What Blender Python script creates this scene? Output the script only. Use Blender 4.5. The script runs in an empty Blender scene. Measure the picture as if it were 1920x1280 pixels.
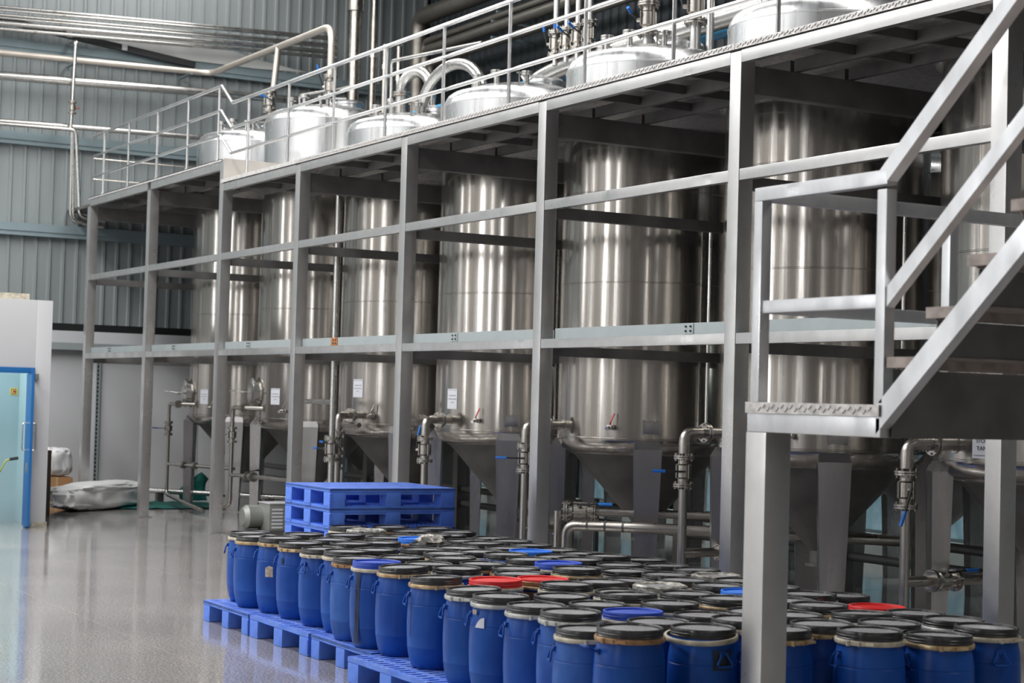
import bpy, bmesh, math, random
from mathutils import Vector, Matrix
random.seed(7)
PI = math.pi
S = bpy.context.scene
COL = S.collection

# ------------------------------------------------------------------ camera, world, light, exposure
cam_d = bpy.data.cameras.new('camera')
cam = bpy.data.objects.new('camera', cam_d)
COL.objects.link(cam)
cam_d.sensor_width = 36.0
cam_d.lens = 61.875
cam_d.clip_end = 200
RX, UP, FW = Vector((.5010, .8650, .0270)), Vector((.0150, -.0400, .9990)), Vector((-.8650, .5000, .0330))
RX.normalize(); FW = (FW - RX * FW.dot(RX)).normalized(); UP = RX.cross(FW)
cam.matrix_world = Matrix(((RX.x, UP.x, -FW.x, 0), (RX.y, UP.y, -FW.y, 0), (RX.z, UP.z, -FW.z, 2.0), (0, 0, 0, 1)))
cam_d.dof.use_dof = True
cam_d.dof.focus_distance = 14.5
cam_d.dof.aperture_fstop = 3.2
S.camera = cam

w = bpy.data.worlds.new('world')
S.world = w
w.use_nodes = True
w.node_tree.nodes['Background'].inputs[0].default_value = (.80, .90, 1.0, 1)
w.node_tree.nodes['Background'].inputs[1].default_value = .25

def area(name, loc, rot, sx, sy, power, col=(1, 1, 1)):
    d = bpy.data.lights.new(name, 'AREA')
    d.shape = 'RECTANGLE'; d.size = sx; d.size_y = sy; d.energy = power; d.color = col
    o = bpy.data.objects.new(name, d)
    o.location = loc; o.rotation_euler = rot
    COL.objects.link(o)
    return o
# daylight through the roof lights and the tall windows of the open side of the hall
area('skylight_light', (-22.5, 3.6, 11.6), (0, 0, 0), 18, 2.0, 2450, (1, .995, .985))
area('skylight_light', (-20.5, -3.6, 11.6), (0, 0, 0), 22, 2.0, 2450, (1, .995, .985))
area('skylight_light', (-15, 11.0, 11.6), (0, 0, 0), 38, 2.0, 2000, (1, .98, .95))
for wx, ww, wp in ((-31.0, .6, 140), (-25.2, .5, 90), (-17.2, 1.0, 240), (-11.6, .5, 100), (-4.2, .9, 200)):
    area('window_light', (wx, -8.7, 4.6), (-PI / 2, 0, PI), ww, 5.6, wp, (.98, .99, 1))
for wy, ww, wp in ((-6.5, 1.0, 60), (0.6, .6, 32), (4.6, .5, 20)):  # added lamps at unseen front-wall windows, for streaks on the tanks
    area('window_light', (6.8, wy, 4.2), (0, PI / 2, 0), 5.0, ww, wp, (1, .97, .93))
S.view_settings.view_transform = 'Standard'
S.view_settings.look = 'None'
S.view_settings.exposure = -0.15
S.view_settings.gamma = 1.0
S.view_settings.use_curve_mapping = False
S.render.film_transparent = False
S.cycles.max_bounces = 8
S.cycles.sample_clamp_indirect = 3.0
S.cycles.sample_clamp_direct = 20.0
S.cycles.caustics_reflective = False
S.cycles.caustics_refractive = False

# ------------------------------------------------------------------ materials
MATS = {}
def mat(name, col, rough=.5, metal=0.0, noise=0.0, nscale=(8, 8, 8), rnoise=0.0, col2=None, bump=0.0, spec=.5, emis=None, es=0.0, detail=4.0, coords='Object', alpha=1.0, trans=0.0, coat=0.0):
    if name in MATS: return MATS[name]
    m = bpy.data.materials.new(name); m.use_nodes = True
    nt = m.node_tree; b = nt.nodes['Principled BSDF']
    b.inputs['Base Color'].default_value = (*col, 1); b.inputs['Roughness'].default_value = rough
    b.inputs['Metallic'].default_value = metal; b.inputs['Specular IOR Level'].default_value = spec
    b.inputs['Coat Weight'].default_value = coat
    if alpha < 1: b.inputs['Alpha'].default_value = alpha
    if trans: b.inputs['Transmission Weight'].default_value = trans
    if emis: b.inputs['Emission Color'].default_value = (*emis, 1); b.inputs['Emission Strength'].default_value = es
    if noise or rnoise or bump:
        tc = nt.nodes.new('ShaderNodeTexCoord'); mp = nt.nodes.new('ShaderNodeMapping')
        mp.inputs['Scale'].default_value = nscale
        nz = nt.nodes.new('ShaderNodeTexNoise'); nz.inputs['Scale'].default_value = 1.0; nz.inputs['Detail'].default_value = detail
        nt.links.new(tc.outputs[coords], mp.inputs[0]); nt.links.new(mp.outputs[0], nz.inputs['Vector'])
        if noise:
            r = nt.nodes.new('ShaderNodeMix'); r.data_type = 'RGBA'
            c2 = col2 or tuple(c * (1 - noise) for c in col)
            ramp = nt.nodes.new('ShaderNodeMapRange'); ramp.inputs[1].default_value = .35; ramp.inputs[2].default_value = .65
            nt.links.new(nz.outputs[0], ramp.inputs[0])
            r.inputs[6].default_value = (*col, 1); r.inputs[7].default_value = (*c2, 1)
            nt.links.new(ramp.outputs[0], r.inputs[0]); nt.links.new(r.outputs[2], b.inputs['Base Color'])
        if rnoise:
            mr = nt.nodes.new('ShaderNodeMapRange'); mr.inputs[1].default_value = .3; mr.inputs[2].default_value = .7
            mr.inputs[3].default_value = max(.02, rough - rnoise); mr.inputs[4].default_value = min(1, rough + rnoise)
            nt.links.new(nz.outputs[0], mr.inputs[0]); nt.links.new(mr.outputs[0], b.inputs['Roughness'])
        if bump:
            bp = nt.nodes.new('ShaderNodeBump'); bp.inputs['Strength'].default_value = bump; bp.inputs['Distance'].default_value = .01
            nt.links.new(nz.outputs[0], bp.inputs['Height']); nt.links.new(bp.outputs[0], b.inputs['Normal'])
    MATS[name] = m
    return m

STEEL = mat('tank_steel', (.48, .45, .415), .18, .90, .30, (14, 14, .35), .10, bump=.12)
STEEL2 = mat('skylit_steel', (.74, .75, .76), .30, 1, .12, (14, 14, .6), .06, bump=.06)  # skylight on the tanks above the deck put into this brighter colour
LEGST = mat('leg_steel', (.36, .35, .35), .30, 1, .15, (6, 6, 1.0), .06)
PIPE = mat('pipe_steel', (.46, .435, .40), .30, 1, .15, (5, 5, 5), .08)
PIPE2 = mat('bright_pipe_steel', (.60, .59, .57), .28, 1, .10, (5, 5, 5), .06)
LPIPE = mat('dull_pipe_steel', (.24, .225, .20), .4, .9, .2, (3, 3, 3), .08)
DPIPE = mat('dark_pipe', (.10, .105, .10), .45, .3)
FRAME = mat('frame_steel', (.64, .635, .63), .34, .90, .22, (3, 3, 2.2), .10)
BRUSH = mat('stair_steel', (.68, .69, .71), .36, .85, .25, (5, 5, 3), .10)
CHECK = mat('checker_plate', (.70, .68, .66), .42, .40, .30, (24, 24, 24), .12, bump=.6)
RAILM = mat('handrail_steel', (.74, .74, .74), .24, 1, .10, (6, 6, 6), .05)
GALV = mat('galvanised_steel', (.40, .445, .455), .5, .45, .10, (3, 3, 3), .06)
SHEEN = mat('lid_sheen_panel', (.34, .34, .355), .28, 0, .30, (10, 10, 10), .08, spec=.6)  # pale reflection on the black lid discs put into the base colour
TREAD = mat('tread_plate', (.42, .36, .33), .6, .4, .35, (14, 14, 14), bump=.3)
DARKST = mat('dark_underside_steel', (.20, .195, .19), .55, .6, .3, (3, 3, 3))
BOLT = mat('bolt_steel', (.72, .70, .66), .3, 1)
BLUEP = mat('lever_blue', (.015, .17, .62), .45)
BLACKP = mat('black_rubber', (.012, .012, .013), .5)
REDP = mat('red_handle', (.45, .02, .015), .45)
DRUM = mat('drum_blue', (.008, .058, .29), .36, 0, .30, (5, 5, 3), .08, col2=(.013, .082, .35), spec=.22)
DRUM2 = mat('drum_faded_blue', (.035, .115, .40), .46, 0, .35, (7, 7, 4), .08, col2=(.018, .078, .32), spec=.22)
LIDK = mat('lid_black', (.018, .018, .019), .30, 0, rnoise=.06, nscale=(9, 9, 9), spec=.7)
LIDB = mat('lid_royal_blue', (.012, .06, .44), .40)
LIDA = mat('lid_azure', (.012, .16, .68), .40)
LIDR = mat('lid_red', (.62, .012, .014), .38)
BRASS = mat('clamp_brass', (.62, .50, .30), .42, .7, .55, (16, 16, 16), .1, col2=(.34, .22, .12))
RUST = mat('clamp_rusty', (.46, .30, .16), .6, .5, .6, (14, 14, 14), .1, col2=(.20, .09, .04))
ZINC = mat('clamp_zinc', (.60, .61, .58), .42, .6, .35, (16, 16, 16), .1)
CREAM = mat('clamp_cream', (.66, .60, .48), .5, .3, .4, (16, 16, 16), .1)
PALL = mat('pallet_blue', (.11, .25, .84), .48, 0, .25, (6, 6, 6), .08, spec=.4)
PALD = mat('pallet_worn_top', (.17, .27, .66), .55, 0, .5, (10, 10, 10), col2=(.06, .16, .64))
FILM = mat('cloudy_film', (.45, .43, .38), .35, 0, .5, (22, 22, 22), bump=.5, col2=(.09, .08, .07))
TAPE = mat('brown_tape', (.34, .17, .07), .35, 0, .5, (20, 6, 40), col2=(.20, .09, .035))
BTAPE = mat('blue_tape', (.012, .06, .33), .35, 0, .5, (20, 20, 20), bump=.4)
PAPER = mat('paper_white', (.66, .67, .72), .6)
STICK = mat('torn_sticker', (.50, .48, .45), .7, 0, .5, (30, 30, 30), col2=(.34, .24, .16))
INK = mat('ink_dark', (.03, .035, .07), .6)
FAINT = mat('ink_faint', (.34, .35, .40), .6)
GRIME = mat('drip_black', (.012, .018, .03), .5)
HALLM = mat('hall_wall_grey', (.36, .35, .335), .6)
WALLM = mat('wall_sheet_grey_blue', (.275, .305, .31), .42, .15, .12, (1.2, 1.2, .5), .06)
GIRT = mat('girt_blue_grey', (.22, .285, .31), .5, .2, .15, (2, 2, 2))
NAVY = mat('wall_sheet_navy', (.030, .038, .044), .5, .2)
WHITE = mat('white_panel', (.54, .545, .56), .40, 0, .04, (.8, .8, .8))
BAND = mat('black_band', (.012, .013, .014), .4)
DOORB = mat('door_blue', (.012, .115, .33), .35)
CYAN = mat('cyan_panel', (.50, .66, .70), .45)
TARP = mat('white_tarp', (.72, .72, .72), .5, 0, .10, (4, 4, 4))
NET = mat('green_net', (.0, .13, .11), .6, 0, .4, (25, 25, 25), bump=.3)
CARD = mat('cardboard', (.42, .22, .10), .75)
WOODD = mat('dark_stick', (.07, .055, .04), .7)
PUMP = mat('pump_grey', (.30, .31, .29), .45, .4, .1, (6, 6, 6))
PVC = mat('blue_conduit', (.03, .27, .52), .4)
FIRE = mat('extinguisher_red', (.38, .015, .012), .35)
HOSE = mat('hose_yellow_green', (.42, .46, .12), .5)
SIGNY = mat('sign_yellow', (.80, .75, .22), .5)
SIGNR = mat('sign_red', (.62, .06, .03), .5)
CEILM = mat('roof_sheet', (.42, .43, .44), .5, .1)
SKYP = mat('skylight_panel', (.8, .85, .9), .4)
WGLASS = mat('window_glass', (.10, .19, .24), .12, 0, .8, (5, 5, 3), col2=(.42, .58, .66), spec=.7, emis=(.30, .52, .62), es=.22)
KERB = mat('kerb_white', (.60, .66, .66), .5, 0, .15, (3, 3, 3))
CONC = mat('stained_concrete', (.36, .38, .30), .6, 0, .4, (6, 6, 6))

def floor_material():
    m = bpy.data.materials.new('terrazzo'); m.use_nodes = True
    nt = m.node_tree; b = nt.nodes['Principled BSDF']
    tc = nt.nodes.new('ShaderNodeTexCoord')
    n1 = nt.nodes.new('ShaderNodeTexNoise'); n1.inputs['Scale'].default_value = 55; n1.inputs['Detail'].default_value = 3
    n2 = nt.nodes.new('ShaderNodeTexNoise'); n2.inputs['Scale'].default_value = .8; n2.inputs['Detail'].default_value = 5
    vo = nt.nodes.new('ShaderNodeTexVoronoi'); vo.inputs['Scale'].default_value = 70
    for n in (n1, n2, vo): nt.links.new(tc.outputs['Object'], n.inputs['Vector'])
    cr = nt.nodes.new('ShaderNodeValToRGB')
    cr.color_ramp.elements[0].position = .36; cr.color_ramp.elements[0].color = (.19, .175, .17, 1)
    cr.color_ramp.elements[1].position = .66; cr.color_ramp.elements[1].color = (.50, .475, .46, 1)
    nt.links.new(n1.outputs[0], cr.inputs[0])
    mx = nt.nodes.new('ShaderNodeMix'); mx.data_type = 'RGBA'; mx.blend_type = 'MULTIPLY'; mx.inputs[0].default_value = .5
    cr2 = nt.nodes.new('ShaderNodeValToRGB')
    cr2.color_ramp.elements[0].position = .3; cr2.color_ramp.elements[0].color = (.72, .72, .74, 1)
    cr2.color_ramp.elements[1].position = .7; cr2.color_ramp.elements[1].color = (1, 1, 1, 1)
    nt.links.new(n2.outputs[0], cr2.inputs[0])
    nt.links.new(cr.outputs[0], mx.inputs[6]); nt.links.new(cr2.outputs[0], mx.inputs[7])
    nt.links.new(mx.outputs[2], b.inputs['Base Color'])
    mr = nt.nodes.new('ShaderNodeMapRange'); mr.inputs[1].default_value = .3; mr.inputs[2].default_value = .7
    mr.inputs[3].default_value = .06; mr.inputs[4].default_value = .16
    nt.links.new(n2.outputs[0], mr.inputs[0]); nt.links.new(mr.outputs[0], b.inputs['Roughness'])
    b.inputs['Specular IOR Level'].default_value = .75
    b.inputs['Coat Weight'].default_value = .35; b.inputs['Coat Roughness'].default_value = .08
    bp = nt.nodes.new('ShaderNodeBump'); bp.inputs['Strength'].default_value = .06; bp.inputs['Distance'].default_value = .004
    nt.links.new(n2.outputs[0], bp.inputs['Height']); nt.links.new(bp.outputs[0], b.inputs['Normal'])
    return m
TERR = floor_material()
JOINT = mat('joint_filler', (.50, .48, .46), .5)

# ------------------------------------------------------------------ mesh helpers
class B:
    """collects shapes in world (or thing) coordinates and links them as ONE mesh object"""
    def __init__(s): s.bm = bmesh.new()
    def box(s, x0, x1, y0, y1, z0, z1, bev=0.0):
        v = [s.bm.verts.new((x, y, z)) for x in (x0, x1) for y in (y0, y1) for z in (z0, z1)]
        f = [(0, 1, 3, 2), (4, 6, 7, 5), (0, 4, 5, 1), (2, 3, 7, 6), (0, 2, 6, 4), (1, 5, 7, 3)]
        fs = [s.bm.faces.new([v[i] for i in q]) for q in f]
        if bev:
            es = list({e for q in fs for e in q.edges})
            bmesh.ops.bevel(s.bm, geom=es, offset=bev, segments=2, affect='EDGES', profile=.7)
        return s
    def hexa(s, bot, top):
        """8 corners: bottom quad, top quad (each counter-clockwise from above)"""
        b = [s.bm.verts.new(p) for p in bot]; t = [s.bm.verts.new(p) for p in top]
        n = len(b)
        s.bm.faces.new(list(reversed(b))); s.bm.faces.new(t)
        for i in range(n):
            s.bm.faces.new((b[i], b[(i + 1) % n], t[(i + 1) % n], t[i]))
        return s
    def bar(s, p, q, wx, wz, up=(0, 0, 1)):
        """rectangular bar from p to q"""
        p, q = Vector(p), Vector(q); d = (q - p).normalized(); up = Vector(up)
        r = d.cross(up).normalized(); u = r.cross(d).normalized()
        o = [r * (a * wx / 2) + u * (b * wz / 2) for a, b in ((-1, -1), (1, -1), (1, 1), (-1, 1))]
        a = [s.bm.verts.new(p + k) for k in o]; c = [s.bm.verts.new(q + k) for k in o]
        s.bm.faces.new(a); s.bm.faces.new(list(reversed(c)))
        for i in range(4):
            s.bm.faces.new((a[(i + 1) % 4], a[i], c[i], c[(i + 1) % 4]))
        return s
    def tube(s, pts, r, seg=12, bend=0.0, caps=True):
        """round pipe through pts; inner corners rounded with radius bend"""
        P = [Vector(p) for p in pts]
        if bend:
            Q = [P[0]]
            for i in range(1, len(P) - 1):
                a, b, c = P[i - 1], P[i], P[i + 1]
                d1 = (a - b); d2 = (c - b)
                k = min(bend, d1.length * .49, d2.length * .49)
                d1.normalize(); d2.normalize()
                for t in (0, .2, .4, .6, .8, 1):
                    p0, p1, p2 = b + d1 * k, b, b + d2 * k
                    Q.append(p0 * (1 - t) ** 2 + p1 * 2 * t * (1 - t) + p2 * t * t)
            Q.append(P[-1]); P = Q
        n = len(P); rings = []; N = None
        for i in range(n):
            t = (P[min(i + 1, n - 1)] - P[max(i - 1, 0)]).normalized()
            if N is None:
                N = t.orthogonal().normalized()
            else:
                N = (N - t * N.dot(t)).normalized()
            bi = t.cross(N)
            rr = r[i] if isinstance(r, (list, tuple)) else r
            rings.append([s.bm.verts.new(P[i] + (N * math.cos(2 * PI * k / seg) + bi * math.sin(2 * PI * k / seg)) * rr) for k in range(seg)])
        for a, b in zip(rings, rings[1:]):
            for k in range(seg):
                s.bm.faces.new((a[k], a[(k + 1) % seg], b[(k + 1) % seg], b[k]))
        if caps:
            s.bm.faces.new(list(reversed(rings[0]))); s.bm.faces.new(rings[-1])
        return s
    def cyl(s, p, q, r, seg=16): return s.tube([p, q], r, seg)
    def lathe(s, prof, seg=32, c=(0, 0, 0), cap0=True, cap1=True):
        """profile [(r,z)...] turned about the vertical axis through c"""
        rings = []
        for r, z in prof:
            if r < 1e-5: rings.append([s.bm.verts.new((c[0], c[1], c[2] + z))])
            else: rings.append([s.bm.verts.new((c[0] + r * math.cos(2 * PI * k / seg), c[1] + r * math.sin(2 * PI * k / seg), c[2] + z)) for k in range(seg)])
        for a, b in zip(rings, rings[1:]):
            for k in range(seg):
                k2 = (k + 1) % seg
                if len(a) == 1 and len(b) == 1: continue
                if len(a) == 1: s.bm.faces.new((a[0], b[k2], b[k]))
                elif len(b) == 1: s.bm.faces.new((a[k], a[k2], b[0]))
                else: s.bm.faces.new((a[k], a[k2], b[k2], b[k]))
        if cap0 and len(rings[0]) > 1: s.bm.faces.new(list(reversed(rings[0])))
        if cap1 and len(rings[-1]) > 1: s.bm.faces.new(rings[-1])
        return s
    def prism(s, pts, d):
        """planar polygon pts pushed along vector d"""
        a = [s.bm.verts.new(p) for p in pts]; d = Vector(d)
        b = [s.bm.verts.new(Vector(p) + d) for p in pts]
        s.bm.faces.new(a); s.bm.faces.new(list(reversed(b)))
        n = len(a)
        for i in range(n): s.bm.faces.new((a[(i + 1) % n], a[i], b[i], b[(i + 1) % n]))
        return s
    def xf(s, M): s.bm.transform(M); return s
    def mesh(s, name, m, smooth=35):
        bmesh.ops.recalc_face_normals(s.bm, faces=s.bm.faces)
        me = bpy.data.meshes.new(name); s.bm.to_mesh(me); s.bm.free()
        if m: me.materials.append(m)
        if smooth:
            me.polygons.foreach_set('use_smooth', [True] * len(me.polygons))
            me.set_sharp_from_angle(angle=math.radians(smooth))
        me.update()
        return me
    def build(s, name, m, parent=None, smooth=35):
        L = root_of(parent)
        if parent is not None and L is not None and L.get('_w'):
            s.bm.transform(Matrix.Translation(-L.location))
        return put(name, s.mesh(name, m, smooth), parent)
def root_of(o):
    while o is not None and o.parent is not None: o = o.parent
    return o
def put(name, me, parent=None, loc=(0, 0, 0), rz=0.0):
    o = bpy.data.objects.new(name, me); COL.objects.link(o)
    o.parent = parent; o.location = loc; o.rotation_euler = (0, 0, rz)
    return o
def tag(o, label, cat, group=None):
    o['label'] = label; o['category'] = cat
    if group: o['group'] = group
    return o
def thing(name, label, cat, loc=(0, 0, 0), group=None, world=True):
    """an Empty at the thing's base; with world=True the parts are given in world coordinates"""
    o = bpy.data.objects.new(name, None); COL.objects.link(o)
    o.location = loc; o.empty_display_size = .1
    if world: o['_w'] = 1
    return tag(o, label, cat, group)
def struct(o): o['kind'] = 'structure'; return o
def text(name, body, size, m, parent, loc, a, ext=.0006):
    c = bpy.data.curves.new(name, 'FONT'); c.body = body; c.size = size; c.align_x = 'CENTER'; c.align_y = 'CENTER'
    c.extrude = ext; c.materials.append(m)
    q = bpy.data.objects.new(name, c); COL.objects.link(q)
    dg = bpy.context.evaluated_depsgraph_get(); dg.update()
    me = bpy.data.meshes.new_from_object(q.evaluated_get(dg)); bpy.data.objects.remove(q)
    o = bpy.data.objects.new(name, me); COL.objects.link(o); o.parent = parent
    o.location = loc; o.rotation_euler = (PI / 2, 0, a + PI / 2)
    return o
def ORD(n): return ['zeroth', 'first', 'second', 'third', 'fourth', 'fifth', 'sixth', 'seventh', 'eighth', 'ninth', 'tenth', 'eleventh', 'twelfth', 'thirteenth', 'fourteenth', 'fifteenth', 'sixteenth', 'seventeenth', 'eighteenth', 'nineteenth', 'twentieth', 'twenty-first', 'twenty-second', 'twenty-third', 'twenty-fourth'][n]

# ------------------------------------------------------------------ the hall: floor, walls, roof
XW, YS, YL, XF = -32.4, 16.5, -9.0, 7.0
fl = struct(put('floor', B().box(XW - .3, XF, YL, YS + .3, -.12, -.0015).mesh('floor', JOINT, 0)))
def pos_coords(m):
    nt = m.node_tree; g = nt.nodes.new('ShaderNodeNewGeometry')
    for l in list(nt.links):
        if l.from_node.type == 'TEX_COORD':
            t = l.to_socket; nt.links.remove(l); nt.links.new(g.outputs['Position'], t)
pos_coords(TERR)
me = B().box(.002, 1.938, .002, 1.938, -.04, 0).mesh('floor_slab', TERR, 0)
for i in range(20):
    for j in range(13):
        put('floor_slab', me, fl, (-32.4 + 1.94 * i, -7.67 + 1.94 * (j - .7), 0))

def corrugated(wd, h, m, ribs, d=.035, name='wall_panel'):
    """one trapezoid-ribbed sheet in the XZ plane, ribs towards -Y, side lap proud"""
    b = B(); p = wd / ribs; xs = []
    for k in range(ribs):
        x = k * p
        xs += [(x, 0), (x + p * .70, 0), (x + p * .76, d), (x + p * .94, d)]
    xs.append((wd, 0)); xs[0] = (0, d * .35); xs.insert(1, (.03, d * .35)); xs.insert(2, (.035, 0))
    lo = [b.bm.verts.new((x, -y, 0)) for x, y in xs]; hi = [b.bm.verts.new((x, -y, h)) for x, y in xs]
    for i in range(len(xs) - 1): b.bm.faces.new((lo[i], lo[i + 1], hi[i + 1], hi[i]))
    return b.mesh(name, m, 0)
# end wall: white lower cladding, black band, ribbed sheets above, three girts
wb = struct(put('wall_back', B().box(XW - .25, XW - .06, YL, YS + .3, 0, 12).mesh('wall_back', BAND, 0)))
me = B().box(0, .05, .004, 1.146, 0, 3.055, .004).mesh('cladding_panel', WHITE)
for k in range(22):
    put('cladding_panel', me, wb, (XW - .05, YL + .1 + 1.15 * k, 0))
B().box(XW - .06, XW - .01, YL, YS, 3.06, 3.19).build('black_band', BAND, wb, 0)
me = corrugated(1.02, 8.8, WALLM, 4)
for k in range(25):
    o = put('wall_panel', me, wb, (XW - .03, YL + 1.02 * k, 3.19), PI / 2)
for z in (4.86, 6.52, 8.20):
    B().box(XW + .02, XW + .16, YL, YS, z + .10, z + .125).box(XW + .13, XW + .16, YL, YS, z - .02, z + .10).box(XW + .02, XW + .14, YL, YS, z - .10, z - .02).build('girt', GIRT, wb, 0)
# long wall behind the tanks: white kerb, low windows, dark sheets above
wr = struct(put('wall_right', B().box(XW - .1, XF, YS + .12, YS + .3, 0, 12).mesh('wall_right', BAND, 0)))
B().box(XW, XF, YS, YS + .12, 0, .30, .01).build('kerb', KERB, wr)
for k in range(6):  # unseen lamps added behind the rear tanks to brighten kerb and floor
    x = -30.5 + 4.6 * k
    B().box(x, x + 2.4, YS - .16, YS + .03, 2.62, 2.72, .01).build('added_tube_lamp', PAPER, wr)
    area('kerb_fill_light', (x + 1.2, YS - .10, 2.60), (-.25, 0, 0), 2.4, .12, 60, (.90, 1, .98))
me = corrugated(1.02, 11.0, NAVY, 4)
for k in range(38):
    put('wall_panel', me, wr, (XW + .02 + 1.02 * k, YS + .06, 1.0))
for k in range(13):
    x = XW + .5 + 2.9 * k
    wn = struct(put('window_%d' % (k + 1), B().box(x, x + 2.6, YS + .02, YS + .08, .30, .35).box(x, x + 2.6, YS + .02, YS + .08, .95, 1.0).box(x, x + .05, YS + .02, YS + .08, .35, .95).box(x + 2.55, x + 2.6, YS + .02, YS + .08, .35, .95).box(x + 1.27, x + 1.33, YS + .02, YS + .08, .35, .95).mesh('window', GIRT, 0)))
    B().box(x + .05, x + 1.27, YS + .05, YS + .06, .35, .95).build('pane', WGLASS, wn, 0)
    B().box(x + 1.33, x + 2.55, YS + .05, YS + .06, .35, .95).build('pane', WGLASS, wn, 0)
# open side of the hall and roof
wl = struct(put('wall_left', B().box(XW, XF, YL - .2, YL, 0, 1.6).box(XW, XF, YL - .2, YL, 7.6, 12).mesh('wall_left', HALLM, 0)))
WX = [(-31.0, .6), (-25.2, .5), (-17.2, 1.0), (-11.6, .5), (-4.2, .9)]
ends = [XW] + [e for x, s in WX for e in (x - s / 2 - .1, x + s / 2 + .1)] + [XF]
for k in range(6):
    B().box(ends[2 * k], ends[2 * k + 1], YL - .2, YL, 1.6, 7.6).build('pier', HALLM, wl, 0)
for k, (x, s) in enumerate(WX):
    x -= s / 2 + .1; s += .2
    wn = struct(put('window_%d' % (k + 20), B().box(x, x + s, YL - .12, YL - .04, 1.6, 1.7).box(x, x + s, YL - .12, YL - .04, 7.5, 7.6).box(x, x + .08, YL - .12, YL - .04, 1.7, 7.5).box(x + s - .08, x + s, YL - .12, YL - .04, 1.7, 7.5).mesh('window', GIRT, 0)))
    B().box(x + .08, x + s - .08, YL - .09, YL - .07, 1.7, 7.5).build('pane', SKYP, wn, 0)
wf = struct(put('wall_front', B().box(XF, XF + .2, YL, YS + .3, 0, 12).mesh('wall_front', HALLM, 0)))
for k, (y, s) in enumerate(((-6.5, 1.0), (.6, .6), (4.6, .5))):  # unseen windows made up for the added front-wall lamps
    wn = struct(put('window_%d' % (k + 30), B().box(XF - .06, XF + .01, y - s / 2 - .08, y - s / 2, 1.6, 6.8).box(XF - .06, XF + .01, y + s / 2, y + s / 2 + .08, 1.6, 6.8).box(XF - .06, XF + .01, y - s / 2, y + s / 2, 1.6, 1.68).box(XF - .06, XF + .01, y - s / 2, y + s / 2, 6.72, 6.8).mesh('window', GIRT, 0)))
    B().box(XF - .03, XF - .02, y - s / 2, y + s / 2, 1.68, 6.72).build('pane', SKYP, wn, 0)
ce = struct(put('ceiling', B().box(XW - .3, XF + .2, YL - .2, YS + .3, 12.0, 12.1).mesh('ceiling', CEILM, 0)))
for y in (3.6, -3.6, 11.0):
    B().box(-34, 4, y - 1.05, y + 1.05, 11.92, 11.96).build('skylight_panel', SKYP, ce, 0)

# white cold room with its blue door, left
rm = thing('cold_room', 'white insulated panel room at the left with open blue door frame', 'room', (-25.2, 6.2, 0))
X = -25.2
B().box(X - .10, X, 6.70, 6.93, 0, 3.24, .006).build('wall_panel', WHITE, rm)
B().box(X - .10, X, -2.0, 6.70, 2.27, 3.24, .006).build('wall_panel', WHITE, rm)
B().box(X - .10, X, -2.0, 5.6, 0, 2.27, .006).build('wall_panel', WHITE, rm)
B().box(X - 4.0, X - .10, 6.85, 6.93, 0, 3.24).build('wall_panel', WHITE, rm)
B().box(X - 1.30, X - 1.20, -2.0, 6.80, 0, 3.1).build('inner_wall', CYAN, rm)
B().box(X - 1.30, X - .10, 6.80, 6.85, 0, 3.1).build('inner_wall', CYAN, rm)
B().box(X - 4.0, X - .105, -2.0, 6.845, 3.12, 3.235).build('ceiling_panel', WHITE, rm)
B().box(X - 1.1, X - .3, 5.0, 5.3, 3.06, 3.12).build('ceiling_lamp', PAPER, rm)
area('cold_room_lamp', (X - .7, 5.2, 3.04), (0, 0, 0), .8, 1.6, 42, (.9, 1, 1))
B().box(X - .02, X + .012, 6.72, 6.93, 0, .07).box(X - .10, X + .012, 6.93, 6.945, 0, .07).build('floor_trim', CREAM, rm)
df = B().box(X - .12, X + .02, 6.64, 6.70, 0, 2.27, .004).box(X - .12, X + .02, 5.5, 6.64, 2.19, 2.27, .004).build('door_frame', DOORB, rm)
B().box(X - .02, X + .05, 6.70, 6.75, 2.10, 2.19, .008).build('hinge_bracket', PIPE2, df)
dl = B().box(X + .02, X + .30, 6.585, 6.625, .03, 2.18, .004).build('door_leaf', DOORB, rm)
for s in (-1, 1):
    y = 6.605 + s * .02
    B().tube([(X + .17, y, 1.10), (X + .17, y + s * .075, 1.10), (X + .17, y + s * .075, 1.48), (X + .17, y, 1.48)], .011, 8, .03).build('door_handle', PIPE2, dl)
B().box(X + .12, X + .22, 6.58, 6.63, .78, .92, .004).build('lock_plate', PIPE2, dl)
bx_ = thing('board', 'cream board lying on the roof edge of the white cold room', 'board', (X - .4, 6.2, 3.24))
B().box(X - .9, X - .12, 5.2, 6.62, 3.24, 3.33, .004).build('board', CREAM, bx_)
sg = thing('wall_sign', 'small yellow and red sign on the cyan wall inside the cold room', 'sign', (-27.63, 7.0, 1.9))
sg.location = (X - 1.2, 6.72, 1.92)
B().box(X - 1.2, X - 1.192, 6.665, 6.775, 1.865, 1.975).build('plate', SIGNY, sg, 0)
B().box(X - 1.192, X - 1.189, 6.68, 6.75, 1.88, 1.96).build('field', SIGNR, sg, 0)
B().box(X - 1.189, X - 1.186, 6.69, 6.705, 1.89, 1.95).box(X - 1.189, X - 1.186, 6.712, 6.735, 1.89, 1.905).box(X - 1.189, X - 1.186, 6.712, 6.735, 1.935, 1.95).build('symbol', SIGNY, sg, 0)
fe = thing('fire_extinguisher', 'red fire extinguisher with yellow-green hose by the cold room doorway', 'extinguisher', (X - .55, 6.28, 0))
B().lathe([(.075, 0), (.085, .02), (.085, .50), (.07, .58), (.03, .63), (.025, .68)], 20, (X - .55, 6.28, 0)).build('cylinder', FIRE, fe)
B().box(X - .58, X - .52, 6.25, 6.31, .68, .74, .01).bar((X - .55, 6.28, .74), (X - .47, 6.38, .78), .02, .015).build('valve_head', BLACKP, fe)
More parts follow.
